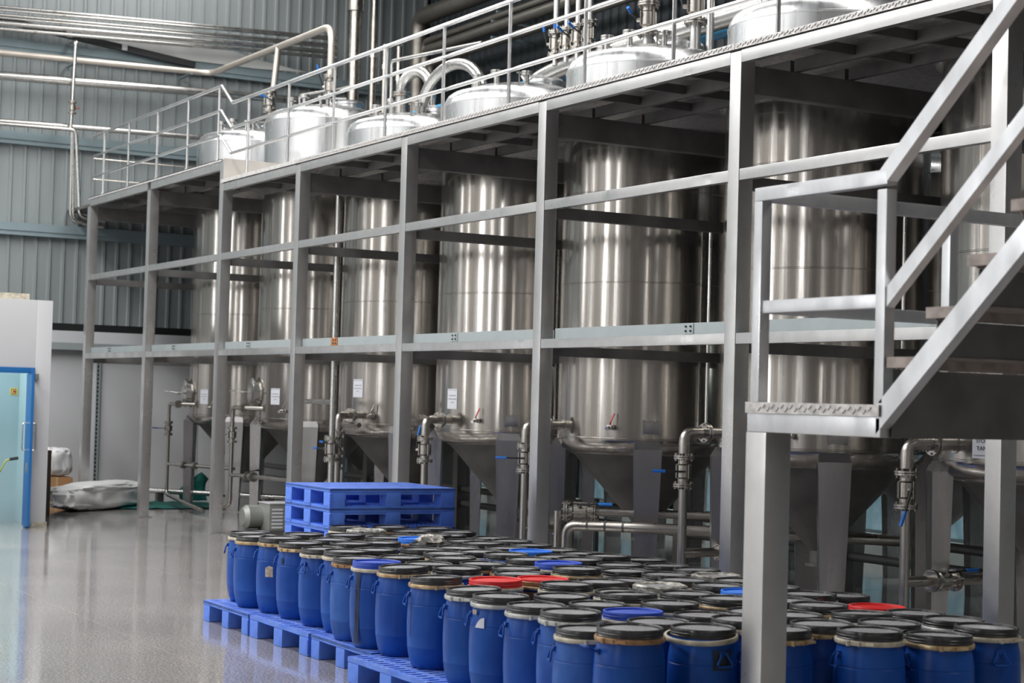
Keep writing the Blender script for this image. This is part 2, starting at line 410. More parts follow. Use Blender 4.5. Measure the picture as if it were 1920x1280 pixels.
B().tube([(X - .55, 6.30, .70), (X - .50, 6.37, .74), (X - .46, 6.42, .86), (X - .45, 6.45, .93), (X - .44, 6.55, .95)], .014, 8, .05).build('hose', HOSE, fe)
B().tube([(X - .44, 6.50, .945), (X - .43, 6.62, .965)], .022, 8).build('nozzle', BLACKP, fe)

# ------------------------------------------------------------------ tanks
R = 1.005
TX = [-28.75, -25.66, -22.53, -19.55, -16.55, -13.50, -10.45]
TY = 11.35
def prof_shell(z0, z1):
    p = [(.86, z0 - .17), (.95, z0 - .12), (R, z0 - .03), (R, z0), (R + .006, z0 + .004), (R + .006, z0 + .012), (R, z0 + .016)]
    for zz in (3.30, 4.30):
        if zz < z1 - .2: p += [(R, zz), (R + .005, zz + .004), (R + .005, zz + .012), (R, zz + .016)]
    p += [(R, z1)]
    return p
def shell_mesh(z1, z0=1.6): return B().lathe(prof_shell(z0, z1), 72, cap0=False, cap1=False).mesh('shell', STEEL, 40)
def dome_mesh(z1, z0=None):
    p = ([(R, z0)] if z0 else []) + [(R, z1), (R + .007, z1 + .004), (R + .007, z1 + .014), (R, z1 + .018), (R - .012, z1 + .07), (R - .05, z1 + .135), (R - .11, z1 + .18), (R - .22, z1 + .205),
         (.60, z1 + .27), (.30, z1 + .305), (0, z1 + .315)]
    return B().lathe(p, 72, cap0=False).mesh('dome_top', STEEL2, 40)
def cone_mesh(z0=1.6):
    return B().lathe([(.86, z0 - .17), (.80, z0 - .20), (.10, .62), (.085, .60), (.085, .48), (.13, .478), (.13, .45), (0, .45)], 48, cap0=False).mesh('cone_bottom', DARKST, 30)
def leg_mesh():
    """tapered folded-plate leg standing against the shell; local +X is outward"""
    b = B()
    b.hexa([(.93, -.105, 0), (1.05, -.105, 0), (1.05, .105, 0), (.93, .105, 0)], [(.90, -.155, 1.50), (1.075, -.155, 1.50), (1.075, .155, 1.50), (.90, .155, 1.50)])
    b.hexa([(.90, -.155, 1.50), (1.075, -.155, 1.50), (1.075, .155, 1.50), (.90, .155, 1.50)], [(.95, -.135, 1.585), (1.02, -.135, 1.585), (1.02, .135, 1.585), (.95, .135, 1.585)])
    b.box(.90, 1.09, -.14, .14, 0, .015)
    return b.mesh('leg', LEGST, 20)
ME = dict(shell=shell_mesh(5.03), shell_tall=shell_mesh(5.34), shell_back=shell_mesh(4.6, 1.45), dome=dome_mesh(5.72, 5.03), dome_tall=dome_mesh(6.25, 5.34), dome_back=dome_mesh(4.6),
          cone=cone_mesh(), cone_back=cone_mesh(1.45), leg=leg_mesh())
def on(a, z, r=R): return (r * math.cos(a), r * math.sin(a), z)
def radial(a): return Matrix.Rotation(a, 4, 'Z')
def flange_nozzle(b, x, y, z, h, r, rf):
    b.cyl((x, y, z), (x, y, z + h), r, 14).cyl((x, y, z + h - .03), (x, y, z + h - .005), rf, 18).cyl((x, y, z + h), (x, y, z + h + .022), rf, 18)
NM = ['leftmost', 'second from left', 'third from left', 'fourth from left', 'fifth from left', 'sixth from left', 'rightmost']
TLAB = ['tall steel tank at the far left under the raised deck, round hatch at its base',
        'tall steel tank with round hatch, second from left, standing beside the deck step',
        'steel tank third from left with white paper label, left of the pallet stack',
        'steel tank fourth from left with white label and red-handled tap, behind the pallet stack',
        'steel tank in full view at the centre, square plate above its front leg',
        'steel tank behind the stair landing, second from the right',
        'steel tank at the right edge behind the stairs with a TANK label']
LEGA = math.radians(-33)
LABEL = {0: (-68, 1.91), 1: (-67, 1.95), 2: (-72, 2.10), 3: (-80, 1.99), 5: (-86, 1.80), 6: (-81, 1.74)}
for i in range(7):
    tall = i < 2
    t = thing('storage_tank', TLAB[i], 'tank', (TX[i], TY, 0), 'front row of steel tanks', world=False)
    zt = 6.25 if tall else 5.72
    put('shell', ME['shell_tall' if tall else 'shell'], t)
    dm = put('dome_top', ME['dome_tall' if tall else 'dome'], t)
    put('cone_bottom', ME['cone'], t)
    for k in range(4): put('leg', ME['leg'], t, (0, 0, 0), LEGA + k * PI / 2)
    # sample tap with lever
    a = math.radians(-55); zt_ = 1.73
    tp = B().cyl((R - .02, 0, 0), (R + .12, 0, 0), .016, 10).cyl((R + .02, 0, 0), (R + .035, 0, 0), .03, 10).box(R + .06, R + .12, -.025, .025, -.025, .025, .006).cyl((R + .12, 0, 0), (R + .19, 0, -.012), .02, 10).xf(Matrix.Translation((0, 0, zt_)) @ radial(a)).build('sample_tap', BOLT, t)
    B().bar((R + .09, 0, .025), (R + .10, .01, .06), .012, .012).bar((R + .10, .01, .06), (R + .05, .03, .15), .018, .008).xf(Matrix.Translation((0, 0, zt_)) @ radial(a)).build('tap_lever', REDP if i in (3, 4, 6) else PIPE2, tp)
    # square plate above the front leg
    if i >= 3:
        B().box(R - .02, R + .03, -.085, .085, -.07, .07, .008).box(R + .03, R + .036, -.095, -.08, -.08, .08).box(R + .03, R + .036, .08, .095, -.08, .08).xf(Matrix.Translation((0, 0, 1.74)) @ radial(math.radians(-31))).build('square_plate', LEGST, t)
    # level gauge pipe on the right flank
    b = B(); a = math.radians(3)
    x, y = (R + .07) * math.cos(a), (R + .07) * math.sin(a)
    b.tube([on(a, 1.75), (x, y, 1.75), (x, y, 3.95), on(a, 3.95)], .022, 10, .04)
    for z in (1.78, 3.92): b.cyl((x, y, z - .03), (x, y, z + .03), .035, 10)
    b.build('level_gauge', PIPE2, t)
    # nozzles on the dome
    zd = zt + .25
    for (x, y, h, r, rf) in ((-.05, -.62, .17, .035, .075), (.30, -.55, .18, .035, .08), (.62, -.30, .15, .03, .07), (-.45, -.40, .13, .045, .09)):
        b = B(); flange_nozzle(b, x, y, zd - .03, h, r, rf); b.build('nozzle', PIPE2, dm)
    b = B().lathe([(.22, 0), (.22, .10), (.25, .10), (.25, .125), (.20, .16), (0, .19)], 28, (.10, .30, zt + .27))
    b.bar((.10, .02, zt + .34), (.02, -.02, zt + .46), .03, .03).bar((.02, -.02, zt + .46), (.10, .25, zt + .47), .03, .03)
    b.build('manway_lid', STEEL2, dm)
    # lifting lug, a bent strap on the front of the dome
    lg = B(); a = math.radians(-33); c, s_ = math.cos(a), math.sin(a)
    lg.bar((.86 * c, .86 * s_, zt + .16), (.86 * c, .86 * s_, zt + .36), .012, .07, (c, s_, 0)).bar((.86 * c, .86 * s_, zt + .35), (.80 * c, .80 * s_, zt + .35), .07, .012)
    lg.bar((.80 * c, .80 * s_, zt + .36), (.80 * c, .80 * s_, zt + .17), .012, .07, (c, s_, 0)).build('lifting_lug', PIPE2, dm)
    if i in LABEL:
        a, z = math.radians(LABEL[i][0]), LABEL[i][1]
        big = i >= 5
        hw, hh = (.15, .13) if i == 5 else (.14, .11) if i == 6 else (.095, .125)
        b = B(); n = 5
        vs = []
        for q in range(n + 1):
            aa = a + (q / n - .5) * 2 * hw / R
            for zz in (z - hh, z + hh):
                vs.append([b.bm.verts.new(on(aa, zz, R + d)) for d in (.002, .004)])
        for q in range(n):
            A_, B_, C_, D_ = vs[2 * q], vs[2 * q + 2], vs[2 * q + 3], vs[2 * q + 1]
            b.bm.faces.new((A_[1], B_[1], C_[1], D_[1])); b.bm.faces.new((D_[0], C_[0], B_[0], A_[0]))
        lb = b.build('paper_label', PAPER, t, 60)
        if i == 6:
            text('lettering', 'STORAGE', .045, INK, lb, on(a, z + .03, R + .006), a); text('lettering', 'TANK-C', .05, INK, lb, on(a, z - .03, R + .006), a)
            B().box(R + .004, R + .006, -.12, .12, -.088, -.084).xf(Matrix.Translation((0, 0, z)) @ radial(a)).build('printed_line', INK, lb)
        elif i == 5:
            for q, s in enumerate(('R', 'DIT', 'STO', 'TA')): text('lettering', s, .05, INK, lb, on(a + .06, z + .075 - .05 * q, R + .006), a + .06)
        else:
            b = B(); rr = random.Random(i)
            b.box(R + .004, R + .0055, -.09, .09, .108, .114)
            for q in range(3):
                wl_ = (.06, .065, .02)[q]
                x = -wl_
                while x < wl_:
                    l_ = rr.uniform(.012, .03); b.box(R + .004, R + .0055, x, x + l_, .035 - .042 * q, .048 - .042 * q); x += l_ + .006
            b.xf(Matrix.Translation((0, 0, z)) @ radial(a)).build('printed_lines', FAINT, lb)
    if tall:
        # round side hatch with wing handle, seen edge-on
        M = Matrix.Translation((0, 0, 2.0 if i else 1.96)) @ radial(math.radians(-104)) @ Matrix.Rotation(PI / 2, 4, 'Y')
        h = B().lathe([(.21, R - .06), (.21, R + .05), (.245, R + .05), (.245, R + .075), (.22, R + .10), (.12, R + .135), (0, R + .145)], 32).xf(M).build('side_hatch', PIPE2, t)
        B().bar((0, -.28, R + .12), (0, .28, R + .12), .03, .03).cyl((0, 0, R + .13), (0, 0, R + .20), .02, 10).tube([(0, -.02, R + .18), (-.02, -.05, R + .30), (-.02, -.06, R + .42)], .012, 8).xf(M).build('hatch_bar', PIPE2, h)
for i in range(-1, 9):
    t = thing('storage_tank', 'dark shaded steel tank of the rear row, %s from the left end' % ORD(i + 2), 'tank', (-27.2 + 3.05 * i, 14.3, 0), 'rear row of steel tanks', world=False)
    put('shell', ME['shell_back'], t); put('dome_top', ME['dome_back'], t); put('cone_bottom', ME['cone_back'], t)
    for k in range(4): put('leg', ME['leg'], t, (0, 0, -.12), LEGA + k * PI / 2 + .3)

# ------------------------------------------------------------------ mezzanine platform
PX = [-30.21, -26.97, -23.76, -21.0, -17.95, -14.91, -11.79, -8.81, -5.75]
PS, YF, YR = .15, 8.85, 12.75
mz = thing('platform', 'long steel tank platform on square posts with tube handrail and checkered deck', 'platform', (PX[0], YF, 0))
ZD = 5.01; ZU = 5.31
for i, x in enumerate(PX):
    top = 5.155 if i < 2 else 5.30 if i == 2 else 4.845
    B().box(x, x + PS, YF, YF + PS, 0, top + (.10 if i > 2 else 0), .012).build('post', FRAME, mz)
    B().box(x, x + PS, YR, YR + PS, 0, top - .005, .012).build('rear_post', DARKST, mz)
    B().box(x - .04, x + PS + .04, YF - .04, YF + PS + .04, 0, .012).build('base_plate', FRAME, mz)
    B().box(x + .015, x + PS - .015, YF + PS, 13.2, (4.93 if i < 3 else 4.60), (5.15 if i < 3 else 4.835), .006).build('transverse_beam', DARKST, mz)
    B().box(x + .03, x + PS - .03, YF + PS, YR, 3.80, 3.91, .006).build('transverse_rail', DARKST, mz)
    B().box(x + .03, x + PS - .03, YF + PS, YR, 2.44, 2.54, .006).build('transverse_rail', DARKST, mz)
for i in range(8):
    x0, x1 = PX[i] + PS, PX[i + 1]
    up = i < 2
    zt, zb = (ZU - .012, 5.155) if up else (4.955, 4.845)
    B().box(x0, x1, YF, YF + .07, zb, zt - .004, .006).build('front_beam', FRAME, mz)
    B().box(x0, x1, YF + .005, YF + .075, 3.865, 3.96, .006).build('mid_rail', FRAME, mz)
    B().box(x0, x1, YF + .005, YF + .075, 2.51, 2.60, .006).build('lower_rail', FRAME, mz)
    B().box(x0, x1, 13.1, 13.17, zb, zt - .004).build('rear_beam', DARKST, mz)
    # joists under the deck
    for y in (9.45, 10.05, 12.62):
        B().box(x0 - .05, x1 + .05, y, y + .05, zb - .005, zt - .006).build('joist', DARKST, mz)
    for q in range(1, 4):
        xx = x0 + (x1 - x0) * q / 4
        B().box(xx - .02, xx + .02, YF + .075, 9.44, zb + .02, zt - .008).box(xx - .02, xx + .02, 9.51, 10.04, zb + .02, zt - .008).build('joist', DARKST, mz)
    # deck plate with its round tank opening
    b = B(); cx = TX[i] if i < 7 else -7.4; cy = TY; n = 64
    xa, xb, ya, yb = PX[i] + .075, PX[i + 1] + .075, YF - .012, 13.2
    z0, z1 = (ZU - .012, ZU) if up else (ZD - .05 + .002, ZD - .045)
    z0, z1 = (ZU - .012, ZU - .002) if up else (4.985, 4.995)
    tz = []
    for k in range(n):
        a = 2 * PI * (k + .5) / n; c, s = math.cos(a), math.sin(a)
        kx = ((xb - cx) / c if c > 0 else (xa - cx) / c) if abs(c) > 1e-6 else 9e9
        ky = ((yb - cy) / s if s > 0 else (ya - cy) / s) if abs(s) > 1e-6 else 9e9
        rr = min(kx, ky); rin = R + .055
        tz.append(((cx + rin * c, cy + rin * s), (cx + rr * c, cy + rr * s)))
    for (X_, Y_) in ((xa, ya), (xb, ya), (xb, yb), (xa, yb)):     # true corners
        k = min(range(n), key=lambda k: (tz[k][1][0] - X_) ** 2 + (tz[k][1][1] - Y_) ** 2)
        tz[k] = (tz[k][0], (X_, Y_))
    V = [[b.bm.verts.new((p[0], p[1], z)) for p in pr for z in (z0, z1)] for pr in tz]
    for k in range(n):
        p, q = V[k], V[(k + 1) % n]
        b.bm.faces.new((p[1], q[1], q[3], p[3])); b.bm.faces.new((p[0], p[2], q[2], q[0]))
        b.bm.faces.new((p[0], q[0], q[1], p[1])); b.bm.faces.new((p[2], p[3], q[3], q[2]))
    b.build('deck_plate', CHECK, mz, 0)
    if not up:
        # upstand of checker plate along the deck edge, with raised tear marks
        b = B().box(xa + .004, xb - .004, YF - .014, YF - .006, 4.962, 5.012)
        x = xa + .03; k = 0
        while x < xb - .05 and i > 2:
            b.bar((x, YF - .016, 4.975 + .012 * (k % 2)), (x + .022, YF - .016, 4.992 + .012 * (k % 2)), .006, .007, (0, 1, 0)); x += .034; k += 1
        b.build('edge_strip', CHECK, mz, 0)
    else:
        B().box(xa, xb, YF - .012, YF - .004, ZU - .035, ZU - .002).build('edge_strip', CHECK, mz, 0)
B().box(XW + .02, PX[0] + .06, YF + .25, 13.2, 5.24, 5.29).build('deck_plate', DARKST, mz, 0)  # deck extension added to shade the end wall below it
B().box(PX[2] + .155, PX[2] + .165, YF, 13.1, 4.99, ZU).build('step_plate', mat('pale_plate', (.62, .58, .54), .5, .35, .15, (2, 2, 2)), mz, 0)
# collar rings round the tank openings
for i in range(7):
    z = (ZU if i < 2 else 4.995)
    B().lathe([(R + .056, -.06), (R + .064, -.06), (R + .064, .03), (R + .056, .03), (R + .056, -.06)], 64, (TX[i], TY, z), False, False).build('hole_collar', CHECK, mz)
# handrail: three tubes and their uprights
HR = (.355, .715, 1.07)
YH = YF + .03
for z in HR:
    zu, zl = ZU + z, ZD + z
    r = .024 if z > 1 else .021
    B().tube([(PX[0] + .05, YH, zu - .06), (PX[0] + .12, YH, zu), (-23.86, YH, zu)], r, 10, .05).build('handrail', RAILM, mz)
    B().tube([(-23.86, YH, zu), (-23.42, YH, zl)], r, 10).build('handrail_link', RAILM, mz)
    B().tube([(-23.42, YH, zl), (-5.7, YH, zl)], r, 10).build('handrail', RAILM, mz)
me = B().cyl((0, 0, 0), (0, 0, 1.07), .02, 10).cyl((0, 0, 0), (0, 0, .012), .045, 10).mesh('handrail_post', RAILM)
for x in (-29.45, -28.1, -26.66, -25.25, -23.95):
    put('handrail_post', me, mz, (x - PX[0], YH - YF, ZU - .002))
for x in (-22.79, -21.37, -19.93, -18.46, -17.02, -15.57, -14.12, -12.66, -11.2, -9.69, -8.2, -6.7):
    put('handrail_post', me, mz, (x - PX[0], YH - YF, 4.995))
# short return rail across the far end
for z in HR[:2]:
    B().tube([(PX[0] + .10, YH, ZU + z - .03), (PX[0] + .10, 11.0, ZU + z - .03)], .012, 8).build('end_rail', PIPE, mz)
for y in (10.6,):
    B().cyl((PX[0] + .10, y, ZU), (PX[0] + .10, y, ZU + .75), .014, 8).build('end_rail_post', PIPE, mz)

# cable tray behind the lower rail: one length per bay
for i in range(8):
    x0, x1 = PX[i] + PS + (.12 if i > 3 else .02), PX[i + 1] - .005
    t = thing('cable_tray', ['galvanised cable tray length in the far left bay of the platform', 'galvanised cable tray length behind the second bay of the lower rail', 'galvanised cable tray length in front of the second hatch tank', 'galvanised cable tray length with a rust patch behind the lower rail', 'galvanised cable tray length crossing the fourth tank', 'galvanised cable tray length crossing the central tank', 'galvanised cable tray length behind the stair landing', 'galvanised cable tray length at the far right behind the stairs'][i], 'cable tray', (x0, 8.97, 2.6), 'cable tray along the platform')
    B().box(x0, x1, 8.945, 8.952, 2.60, 2.705).box(x0, x1, 8.952, 9.10, 2.60, 2.606).box(x0, x1, 9.10, 9.107, 2.60, 2.70).build('channel', GALV, t, 0)
    xs = x0 + (x1 - x0) * (.78 if i > 4 else .35)
    b = B().box(xs - .07, xs + .07, 8.939, 8.945, 2.61, 2.70)
    sp = b.build('splice_plate', GALV, t, 0)
    b = B()
    for dx in (-.035, .035):
        for dz in (2.635, 2.675): b.cyl((xs + dx, 8.939, dz), (xs + dx, 8.928, dz), .009, 8)
    b.build('bolt', BLACKP, sp)
    if i == 3: B().box(x0 + .9, x0 + 1.08, 8.938, 8.946, 2.601, 2.704).build('rust_patch', mat('rust', (.40, .16, .06), .8, 0, .3, (20, 20, 20)), t, 0)
t = thing('cable_tray', 'galvanised cable tray fixed along the white end wall', 'cable tray', (XW, 10, 2.7))
B().box(XW + .01, XW + .2, 8.6, 12.2, 2.70, 2.83).build('channel', GALV, t, 0)
t = thing('strut_channel', 'upright perforated steel channel on the white end wall under the cable tray', 'channel', (XW, 9.8, 0))
b = B().box(XW + .005, XW + .012, 9.76, 9.84, 0, 2.70).box(XW + .012, XW + .05, 9.76, 9.768, 0, 2.70).box(XW + .012, XW + .05, 9.832, 9.84, 0, 2.70)
b.build('channel', GALV, t, 0)
b = B()
for k in range(34): b.box(XW + .012, XW + .0135, 9.785, 9.815, .05 + .078 * k, .09 + .078 * k)
b.build('slot', BLACKP, t, 0)

# ------------------------------------------------------------------ staircase at the right
st = thing('staircase', 'steel staircase with landing and square tube handrails at the right', 'staircase', (-7.2, 5.6, 0))
LX0, LX1, LY0, LY1 = -7.22, -6.22, 5.58, 6.95
Q = .075
B().box(LX0 - .01, LX0 + .155, LY0, LY0 + .165, 0, 1.87, .012).build('landing_leg', FRAME, st)
B().box(LX0, LX1, LY0, LY0 + .06, 1.87, 1.965, .006).build('landing_beam', BRUSH, st)
B().box(LX0, LX0 + .06, LY0 + .06, LY1, 1.87, 1.965, .006).build('landing_beam', BRUSH, st)
B().box(LX0, LX1, LY1 - .06, LY1, 1.87, 1.965, .006).build('landing_beam', BRUSH, st)
B().box(LX0 - .004, LX1, LY0 - .004, LY1, 2.012, 2.022).build('landing_plate', CHECK, st)
b = B().box(LX0 - .004, LX1, LY0 - .012, LY0 - .004, 1.966, 2.022)
x = LX0 + .10; k = 0
while x < LX1 - .04:
    b.bar((x, LY0 - .014, 1.978 + .014 * (k % 2)), (x + .022, LY0 - .014, 1.996 + .014 * (k % 2)), .006, .007, (0, 1, 0)); x += .036; k += 1
b.build('landing_edge', CHECK, st, 0)
def post_sq(x, y, z0, z1, name='handrail_post', s=.065): B().box(x, x + s, y, y + s, z0, z1, .008).build(name, BRUSH, st)
post_sq(LX0 + .02, LY0 + .0, 2.022, 3.05); post_sq(LX1 - .05, LY0, 2.022, 3.03); post_sq(LX0 + .02, LY1 - .07, 2.022, 3.05)
B().box(LX0 + .02, LX1 + .015, LY0, LY0 + .065, 3.05, 3.12, .008).build('handrail', BRUSH, st)
B().box(LX0 + .085, LX1 - .05, LY0 + .01, LY0 + .06, 2.475, 2.54, .008).build('guard_rail', BRUSH, st)
B().box(LX0 + .02, LX0 + .085, LY0 + .065, 7.45, 3.05, 3.12, .008).build('handrail', BRUSH, st)
B().box(LX0 + .03, LX0 + .08, LY0 + .065, LY1, 2.475, 2.54, .008).build('guard_rail', BRUSH, st)
SL = .89; x1 = LX1 + 3.4
for y in (LY0, LY1 - .06):
    b = B()
    b.prism([(LX1 - .03, y, 1.885), (x1, y, 1.885 + SL * (x1 - LX1 + .03)), (x1, y, 2.02 + SL * (x1 - LX1 + .03)), (LX1 - .03, y, 2.02)], (0, .06, 0)).build('stringer', BRUSH, st, 20)
    if y == LY0:
        p = (LX1 - .02, y + .033, 3.085); B().bar(p, (x1, y + .033, 3.085 + SL * (x1 - LX1 + .02)), .065, .075).build('handrail', BRUSH, st, 20)
        p = (LX1 - .01, y + .033, 2.50); B().bar(p, (x1, y + .033, 2.50 + SL * (x1 - LX1 + .01)), .05, .07).build('guard_rail', BRUSH, st, 20)
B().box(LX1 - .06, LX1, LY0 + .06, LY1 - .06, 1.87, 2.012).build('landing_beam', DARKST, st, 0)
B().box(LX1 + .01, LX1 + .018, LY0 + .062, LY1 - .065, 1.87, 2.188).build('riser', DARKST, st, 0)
for k in range(12):
    x = LX1 + .03 + .252 * k; z = 2.022 + .2225 * (k + 1)
    B().box(x, x + .28, LY0 + .062, LY1 - .065, z - .006, z).box(x, x + .006, LY0 + .062, LY1 - .065, z - .055, z - .006).box(x - .0, x + .27, LY0 + .005, LY0 + .062, z - .05, z).build('tread', TREAD, st, 0)
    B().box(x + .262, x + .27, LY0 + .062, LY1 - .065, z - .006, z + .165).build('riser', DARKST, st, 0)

# ------------------------------------------------------------------ pipes and valves
def valve(p, ax, r, parent, lever, lever_col=BLUEP, name='ball_valve', L=.30):
    """flanged ball valve centred at p along unit axis ax; lever = vector of the handle"""
    p, ax = Vector(p), Vector(ax).normalized(); b = B(); h = r * 2.6
    o = ax.orthogonal().normalized(); o2 = ax.cross(o)
    for s in (-1, 1):
        for d in (h, h + r * .42): b.cyl(p + ax * s * (d - r * .15), p + ax * s * (d + r * .15), r * 2.1, 20)
        for k in range(8):
            a = 2 * PI * (k + .5) / 8; q = p + (o * math.cos(a) + o2 * math.sin(a)) * r * 1.72
            b.cyl(q + ax * s * (h - r * .55), q + ax * s * (h + r * 1.0), r * .17, 6)
    b.cyl(p - ax * h, p + ax * h, r * 1.15, 16)
    b.tube([p - ax * r * 1.5, p - ax * r * 1.2, p + ax * r * 1.2, p + ax * r * 1.5], [r * 1.2, r * 1.55, r * 1.55, r * 1.2], 16)
    for k in range(4):
        a = 2 * PI * (k + .5) / 4; q = p + (o * math.cos(a) + o2 * math.sin(a)) * r * 1.75
        b.cyl(q - ax * r * 1.4, q + ax * r * 1.4, r * .18, 6)
    lv = Vector(lever); ld = lv.normalized()
    st_ = ld - ax * ld.dot(ax)
    side = ax.cross(ld) if ax.cross(ld).length > .3 else o
    side = side.normalized()
    if side.z < 0 or (abs(side.z) < .1 and side.y > 0): side = -side
    b.cyl(p, p + side * r * 2.3, r * .4, 8)
    v = b.build(name, PIPE, parent)
    q = p + side * r * 2.35
    B().tube([q - ld * r * .4, q + ld * r * 1.0, q + ld * L * .5 + side * r * .35, q + ld * L * .62 + side * r * .35], r * .20, 8).build('lever', BLACKP, v)
    B().tube([q + ld * L * .58 + side * r * .35, q + ld * L + side * r * .35], r * .33, 8).build('lever_grip', lever_col, v)
    return v
def flange_pair(b, p, ax, r, k=1.8, t=.022):
    p, ax = Vector(p), Vector(ax).normalized(); o = ax.orthogonal().normalized(); o2 = ax.cross(o)
    b.cyl(p - ax * (t + .004), p - ax * .004, r * k, 20).cyl(p + ax * .004, p + ax * (t + .004), r * k, 20)
    for q in range(8):
        a = 2 * PI * q / 8; c = p + (o * math.cos(a) + o2 * math.sin(a)) * r * k * .82
        b.cyl(c - ax * (t + .016), c + ax * (t + .016), .009, 6)
# draw-off pipe of each front tank
DO = {2: ((-1, 0, 0), 'third'), 3: ((0, .25, 1), 'fourth'), 4: ((-.7, -.7, 0), 'fifth'), 5: ((-.55, -.8, 0), 'sixth'), 6: ((-.12, -.3, -1), 'rightmost')}
for i, (lv, nm) in DO.items():
    xn, xe = {2: (.40, .78), 3: (.14, .36), 4: (-.20, -.22), 5: (-.30, -.28), 6: (-.20, -.26)}[i]
    xn += TX[i]; x = TX[i] + xe; r = .052; y = 9.90; zc = 1.73; yn = TY - math.sqrt(R * R - (xn - TX[i]) ** 2)
    mid = lambda yy: xn + (x - xn) * (yy - yn) / (y - yn)
    t = thing('drain_pipe', {2: 'draw-off pipe with valve standing left of the pallet stack, in front of the third tank', 3: 'draw-off pipe with elbow and flanged valve just behind the pallet stack', 4: 'draw-off pipe with blue lever beside the centre post, on the central tank', 5: 'draw-off pipe with blue lever between the two large front tanks', 6: 'draw-off pipe with hanging blue lever under the stairs'}[i], 'pipe', (x, y, 0), 'draw-off pipes in front of the tanks')
    b = B().tube([(mid(yn + .03), yn + .03, zc), (x, y, zc), (x, y, 1.53)], r, 16, .17).cyl((mid(yn - .012), yn - .012, zc), (mid(yn + .02), yn + .02, zc), r * 1.35, 16)
    b.build('elbow_pipe', PIPE, t)
    B().cyl((x, y, 1.19), (x, y, .06), r * .82, 16).cyl((x, y, .06), (x, y, 0), .09, 16).build('down_pipe', PIPE, t)
    b = B(); flange_pair(b, (mid(10.16), 10.16, zc), (xn - x, yn - y, 0), r); b.build('flange', PIPE, t)
    valve((x, y, 1.36), (0, 0, 1), r * .92, t, lv)
    if i in (4, 5, 6):
        z = .58 if i != 6 else .62
        B().cyl((x, y, z), (x, y + (.95 if i == 6 else .42), z), r * .85, 16).build('branch_pipe', PIPE, t)
        if i == 6: valve((x, y + .42, z), (0, 1, 0), r * .85, t, (0, 1, 0))
        else:
            b = B(); flange_pair(b, (x, y + .44, z), (0, 1, 0), r * .85); b.build('flange', PIPE, t)
# pipe with valve and elbow low down behind the drums
t = thing('floor_pipe', 'low horizontal pipe with elbow running behind the drums under the central tank', 'pipe', (-16.0, 10.1, 0))
B().tube([(-16.02, 10.0, 0), (-16.02, 10.0, .68), (-15.4, 10.5, .69), (-13.6, 12.6, .66)], .058, 16, .12).build('pipe', PIPE, t)
for q in (.30, .55, .8):
    p = Vector((-16.02, 10.0, .685)).lerp(Vector((-15.4, 10.5, .69)), q)
    d = Vector((.62, .5, 0)).normalized(); B().cyl(p - d * .012, p + d * .012, .060, 16).build('weld_ring', DPIPE, t)
t = thing('floor_valve', 'flanged ball valve with blue lever and pipe low beside the central post', 'valve', (-16.4, 10.3, 0))
B().tube([(-16.35, 10.28, .80), (-15.1, 11.9, .80), (-14.6, 12.6, .80)], .045, 14, .1).build('pipe', PIPE, t)
B().tube([(-16.45, 10.15, .80), (-16.45, 10.15, 0)], .045, 14).build('pipe', PIPE, t)
valve((-16.30, 10.34, .80), (.62, .78, 0), .055, t, (.62, .78, 0), L=.36)
t = thing('header_pipe', 'pair of dark header pipes running low across between the tank legs', 'pipe', (-20, 12.8, 0))
for z in (.62, .40): B().cyl((-31.5, 12.86, z), (-6.5, 12.86, z), .05, 12).build('pipe', DPIPE, t)
for x in (-30, -25, -20, -15, -10):
    B().box(x - .03, x + .03, 12.92, 12.97, 0, .7).build('bracket', DPIPE, t)
# pipework of the two tanks with hatches
t = thing('drain_pipe', 'slim pipe with dark blue lever left of the leftmost tank', 'pipe', (-29.2, 10.1, 0))
B().tube([(-28.62, 10.42, 1.77), (-28.85, 10.1, 1.77), (-29.21, 10.1, 1.77), (-29.21, 10.1, .22), (-28.2, 10.0, .16), (-26.9, 9.9, .10)], .032, 12, .10).build('pipe', PIPE, t)
B().cyl((-29.21, 10.1, .74), (-27.35, 10.6, .74), .028, 12).build('branch_pipe', PIPE, t)
b = B()
flange_pair(b, (-28.80, 10.12, 1.77), (1, 0, 0), .036); b.build('flange', PIPE, t)
valve((-29.21, 10.1, 1.35), (0, 0, 1), .036, t, (-.8, -.6, 0), mat('lever_dark_blue', (.02, .06, .22), .5), L=.26)
for q in (.25, .42):
    b = B(); flange_pair(b, Vector((-29.21, 10.1, .74)).lerp(Vector((-27.35, 10.6, .74)), q), (1.86, .5, 0), .034); b.build('flange', PIPE, t)
t = thing('drain_pipe', 'slim pipe with flanges left of the second hatch tank, reaching the floor', 'pipe', (-26.2, 10.1, 0))
B().tube([(-25.55, 10.42, 1.76), (-25.8, 10.1, 1.76), (-26.2, 10.1, 1.76), (-26.2, 10.1, .22), (-26.6, 9.95, .16)], .034, 12, .10).build('pipe', PIPE, t)
B().cyl((-26.2, 10.1, .70), (-23.9, 10.1, .74), .032, 12).build('branch_pipe', PIPE, t)
b = B(); flange_pair(b, (-25.78, 10.12, 1.76), (1, 0, 0), .036); b.build('flange', PIPE, t)
valve((-26.2, 10.1, 1.33), (0, 0, 1), .038, t, (-1, .2, 0), BLACKP, L=.16)
valve((-25.35, 10.1, .715), (1, 0, 0), .036, t, (0, 1, 0), BLACKP, L=.14)
t = thing('riser_pipe', 'tall slim riser pipe between the second and third tanks', 'pipe', (-21.5, 9.72, 0))
B().cyl((-21.55, 9.72, 0), (-21.55, 9.72, 4.75), .042, 14).build('pipe', PIPE2, t)
valve((-21.55, 9.72, 1.28), (0, 0, 1), .05, t, (-1, .1, 0), L=.34)
B().cyl((-21.55, 9.72, 1.90), (-22.6, 9.72, 1.90), .034, 12).build('branch_pipe', PIPE2, t)
